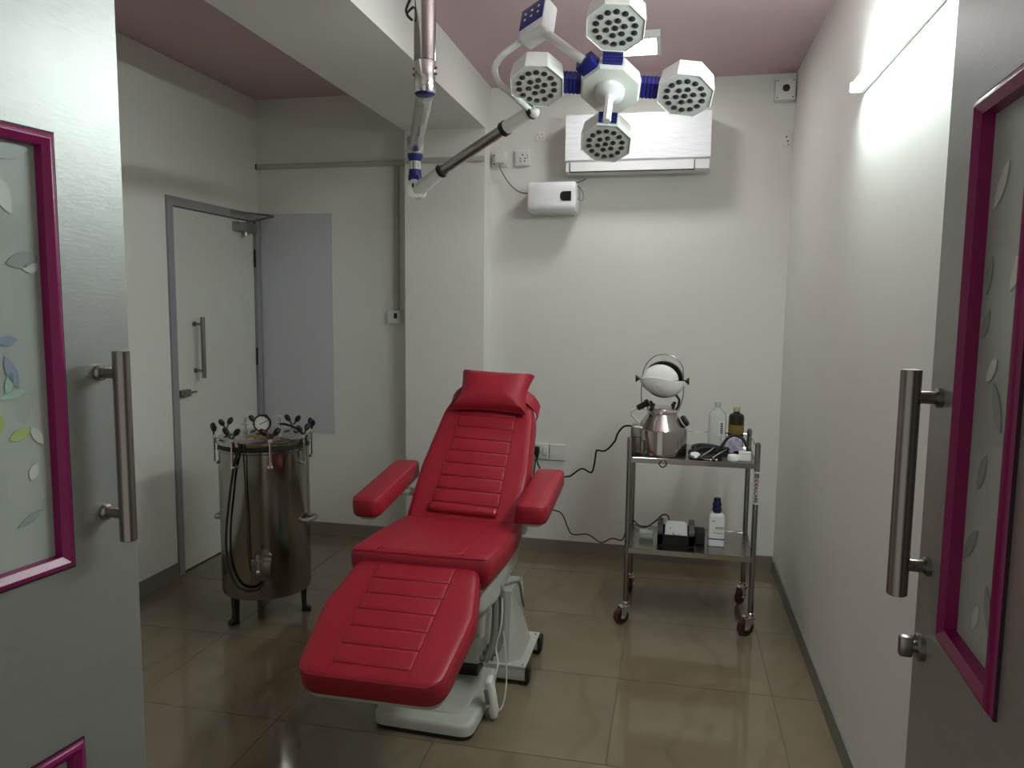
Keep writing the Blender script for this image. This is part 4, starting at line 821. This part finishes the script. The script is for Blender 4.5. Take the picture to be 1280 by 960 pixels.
b = MB(); b.loft([[V((x, y, z)) for y, z in prof] for x in (x0 - 0.004, x1 + 0.004)]); b.build('front_panel', M_wrap, t, angle=30)
MB().box(x0 + 0.025, x1 - 0.080, yf + 0.001, yf + 0.010, z0_ + 0.010, z0_ + 0.055).build('louver', M_whiteg, t)
MB().box(x0 + 0.022, x1 - 0.077, yf + 0.004, yf + 0.0105, z0_ + 0.005, z0_ + 0.010).box(x0 + 0.020, x0 + 0.024, yf + 0.003, yf + 0.010, z0_ + 0.006, z0_ + 0.057).box(x1 - 0.079, x1 - 0.076, yf + 0.003, yf + 0.010, z0_ + 0.006, z0_ + 0.057).build('louver_gap', M_black, t)
t = thing('water_heater', 'small white wall water heater with a black display below the air conditioner', 'water heater', (-0.68, YB, 2.11))
hx0, hx1, hz0, hz1, hyf = -0.828, -0.556, 2.020, 2.190, YB - 0.20
pr = rpoly([(YB, hz0), (YB, hz1), (hyf, hz1), (hyf, hz0)], [0.005, 0.005, 0.045, 0.045], 8)
b = MB(); b.loft([[V((x, p.x if False else p.x, p.y)) for p in inset(pr, dd)] for x, dd in ((hx0, 0.010), (hx0 + 0.004, 0.003), (hx0 + 0.012, 0.0), (hx1 - 0.012, 0.0), (hx1 - 0.004, 0.003), (hx1, 0.010))]); b.build('tank', M_whiteg, t, angle=30)
for x in (hx0 + 0.022, hx1 - 0.022):
    MB().loft([[V((xx, p.x, p.y)) for p in inset(pr, -0.0012)] for xx in (x - 0.001, x + 0.001)]).build('band', M_white, t)
q = rpoly([(-0.032, -0.026), (0.030, -0.026), (0.030, 0.026), (-0.032, 0.026)], [0.024, 0.002, 0.002, 0.024], 6)
dp = MB().slab(q, (-0.610, hyf + 0.0, 2.105), X_, Z_, -Y_, [(0, -0.01), (0, 0.002), (0.002, 0.004)]).build('display', M_black_glass, t)
MB().tube(spline([(-1.027, YB - 0.045, 2.315), (-1.022, YB - 0.05, 2.300), (-1.008, YB - 0.045, 2.268), (-0.969, YB - 0.045, 2.209), (-0.920, YB - 0.06, 2.163), (-0.868, YB - 0.10, 2.140), (-0.828, YB - 0.11, 2.136)], 6), 0.0042, 6).build('cord', M_cord_g, t)
MB().tube(spline([(-0.556, YB - 0.12, 2.17), (-0.535, YB - 0.12, 2.15), (-0.520, YB - 0.12, 2.115), (-0.530, YB - 0.12, 2.09), (-0.556, YB - 0.12, 2.10)], 6), 0.0035, 6).build('cord', M_cord_g, t)
MB().tube(spline([(-0.77, YB - 0.06, 2.19), (-0.72, YB - 0.05, 2.207), (-0.65, YB - 0.05, 2.203), (-0.57, YB - 0.05, 2.200), (-0.52, YB - 0.03, 2.222)], 6), 0.004, 6).build('cord', M_cord_g, t)

def plate(name, label, xc, zc, wd, ht, dp, holes, mt=M_white, cat='socket', wall_y=YB, pins=()):
    t = thing(name, label, cat, (xc, wall_y, zc))
    MB().rbox((xc, wall_y - dp / 2, zc), (wd, dp, ht), min(0.003, dp * 0.4)).build('plate', mt, t)
    for x, z, r in holes:
        MB().cyl((xc + x, wall_y - dp - 0.0008, zc + z), (xc + x, wall_y - dp + 0.002, zc + z), r, n=10).build('hole', M_black, t)
    return t
five = [(0.0, 0.016, 0.0045), (-0.014, -0.004, 0.004), (0.014, -0.004, 0.004), (-0.012, -0.019, 0.004), (0.012, -0.019, 0.004)]
plate('wall_socket', 'white five-hole wall socket beside the water heater', -0.893, 2.353, 0.088, 0.088, 0.022, five + [(0.028, 0.0, 0.003), (0.028, 0.014, 0.003)])
t = plate('wall_socket', 'white wall socket by the column with the heater plug in it', -1.030, 2.350, 0.090, 0.086, 0.020, [(-0.034, 0.022, 0.005), (-0.034, -0.028, 0.005)])
MB().rbox((-1.022, YB - 0.040, 2.352), (0.060, 0.042, 0.062), 0.008).build('plug', M_white, t)
plate('wall_socket', 'flush white wall socket left of the air conditioner', -0.797, 2.474, 0.058, 0.050, 0.006, [(-0.012, 0.010, 0.003), (0.012, 0.010, 0.003), (0, -0.008, 0.003), (0.018, -0.01, 0.003)], M_wall)
plate('wall_socket', 'flush white wall socket high in the right corner', 0.570, 2.408, 0.050, 0.070, 0.006, [(-0.006, 0.016, 0.0045), (0.002, -0.006, 0.0045), (0.006, -0.024, 0.003)], M_wall)
t = thing('junction_box', 'white square box with a round black opening in the ceiling corner', 'box', (0.541, YB, 2.665))
MB().rbox((0.541, YB - 0.028, 2.664), (0.102, 0.056, 0.112), 0.004).build('body', M_white, t)
MB().lathe([(0.019, 0.0), (0.019, 0.003), (0.017, 0.004)], (0.545, YB - 0.056, 2.668), -Y_, 22).build('opening', M_black, t)
for x in (-0.040, 0.040):
    for z in (-0.044, 0.044): MB().cyl((0.541 + x, YB - 0.058, 2.664 + z), (0.541 + x, YB - 0.054, 2.664 + z), 0.0035, n=8).build('screw', M_black, t)
t = plate('power_socket', 'white switched power socket low on the back wall with a black plug', -0.762, 0.624, 0.098, 0.096, 0.014, [])
MB().rbox((-0.735, YB - 0.017, 0.628), (0.026, 0.010, 0.05), 0.002).build('rocker_switch', M_whiteg, t)
t = plate('blank_plate', 'white blank plate beside the low power socket', -0.662, 0.622, 0.092, 0.096, 0.014, [], cat='plate')
MB().molding(-0.704, -0.620, 0.578, 0.666, (0, YB - 0.014, 0), X_, Z_, -Y_, [(0, 0), (0, 0.002), (0.004, 0.002), (0.004, 0)]).build('rim', M_white, t)
t = thing('cable_trunking', 'L-shaped beige cable trunking along the back wall left of the column', 'conduit', (-1.57, YB, 2.345))
MB().rbox(((XL + BX0) / 2, YB - 0.0115, 2.347), (BX0 - XL - 0.012, 0.022, 0.030), 0.003).build('trunking', M_trunk, t)
t2 = thing('cable_trunking', 'short beige cable trunking crossing the column', 'conduit', ((BX0 + BX1) / 2, CY, 2.33))
MB().rbox(((BX0 + BX1) / 2, CY - 0.007, 2.330), (BX1 - BX0 - 0.004, 0.014, 0.030), 0.003).build('trunking', M_trunk, t2)
MB().rbox((-1.676, YB - 0.0108, 1.895), (0.030, 0.020, 0.874), 0.003).build('trunking', M_trunk, t)
MB().box(XL + 0.001, XL + 0.009, YB - 0.024, YB - 0.001, 2.330, 2.364).build('end_cap', M_black, t)
t = thing('switch_box', 'small white switch box at the foot of the vertical trunking', 'switch', (-1.685, YB, 1.42))
MB().rbox((-1.685, YB - 0.020, 1.419), (0.082, 0.040, 0.080), 0.004).build('box', M_white, t)
MB().box(-1.684, -1.664, YB - 0.0415, YB - 0.038, 1.410, 1.442).build('rocker', M_black, t)
pn = MB().box(XL + 0.016, -2.103, YB - 0.004, YB, 0.665, 2.056).box(XL + 0.016, -2.103, YB - 0.0046, YB - 0.003, 1.945, 1.950)
tag(pn.build('wall_panel', M_panelg, origin=(-2.36, YB, 0.67)), 'blue-grey film panel on the back wall beside the cream door', 'panel')

# mains leads
t = thing('mains_lead', 'black mains lead from the wall plug to the steel can', 'cable', (-0.775, YB - 0.014, 0.634))
MB().rbox((-0.785, YB - 0.032, 0.632), (0.040, 0.036, 0.052), 0.010).lathe([(0.014, 0), (0.006, 0.03)], (-0.780, YB - 0.035, 0.612), -Z_, 10).build('plug', M_black, t)
MB().tube(spline([(-0.780, YB - 0.035, 0.585), (-0.770, 4.36, 0.560), (-0.735, 4.30, 0.528), (-0.656, 4.20, 0.502), (-0.569, 4.10, 0.548), (-0.531, 4.05, 0.566), (-0.464, 4.0, 0.621), (-0.410, 3.96, 0.612), (-0.392, 3.94, 0.650), (-0.378, 3.90, 0.735), (-0.370, 3.88, 0.750), (-0.324, 3.85, 0.757), (-0.276, 3.80, 0.815), (-0.258, 3.75, 0.865), (-0.224, 3.70, 0.911), (-0.184, 3.63, 0.926)], 6), 0.0048, 7).build('cord', M_rubber, t)
t = thing('charger_lead', 'thin black lead drooping from the wall to the lower shelf device', 'cable', (-0.76, YB - 0.03, 0.30))
MB().tube(spline([(-0.79, YB - 0.02, 0.575), (-0.80, YB - 0.03, 0.42), (-0.76, 4.37, 0.30), (-0.675, 4.34, 0.288), (-0.611, 4.30, 0.279), (-0.565, 4.25, 0.210), (-0.530, 4.20, 0.190), (-0.432, 4.10, 0.227), (-0.351, 4.0, 0.219), (-0.287, 3.95, 0.262), (-0.234, 3.92, 0.266), (-0.212, 3.90, 0.318), (-0.18, 3.895, 0.385), (-0.136, 3.80, 0.382), (-0.095, 3.75, 0.402), (-0.056, 3.72, 0.440), (-0.025, 3.70, 0.478), (0.0, 3.69, 0.480), (0.010, 3.67, 0.455)], 6), 0.0036, 7).build('cord', M_rubber, t)

for o in ALL:
    if '_o' in o: del o['_o']
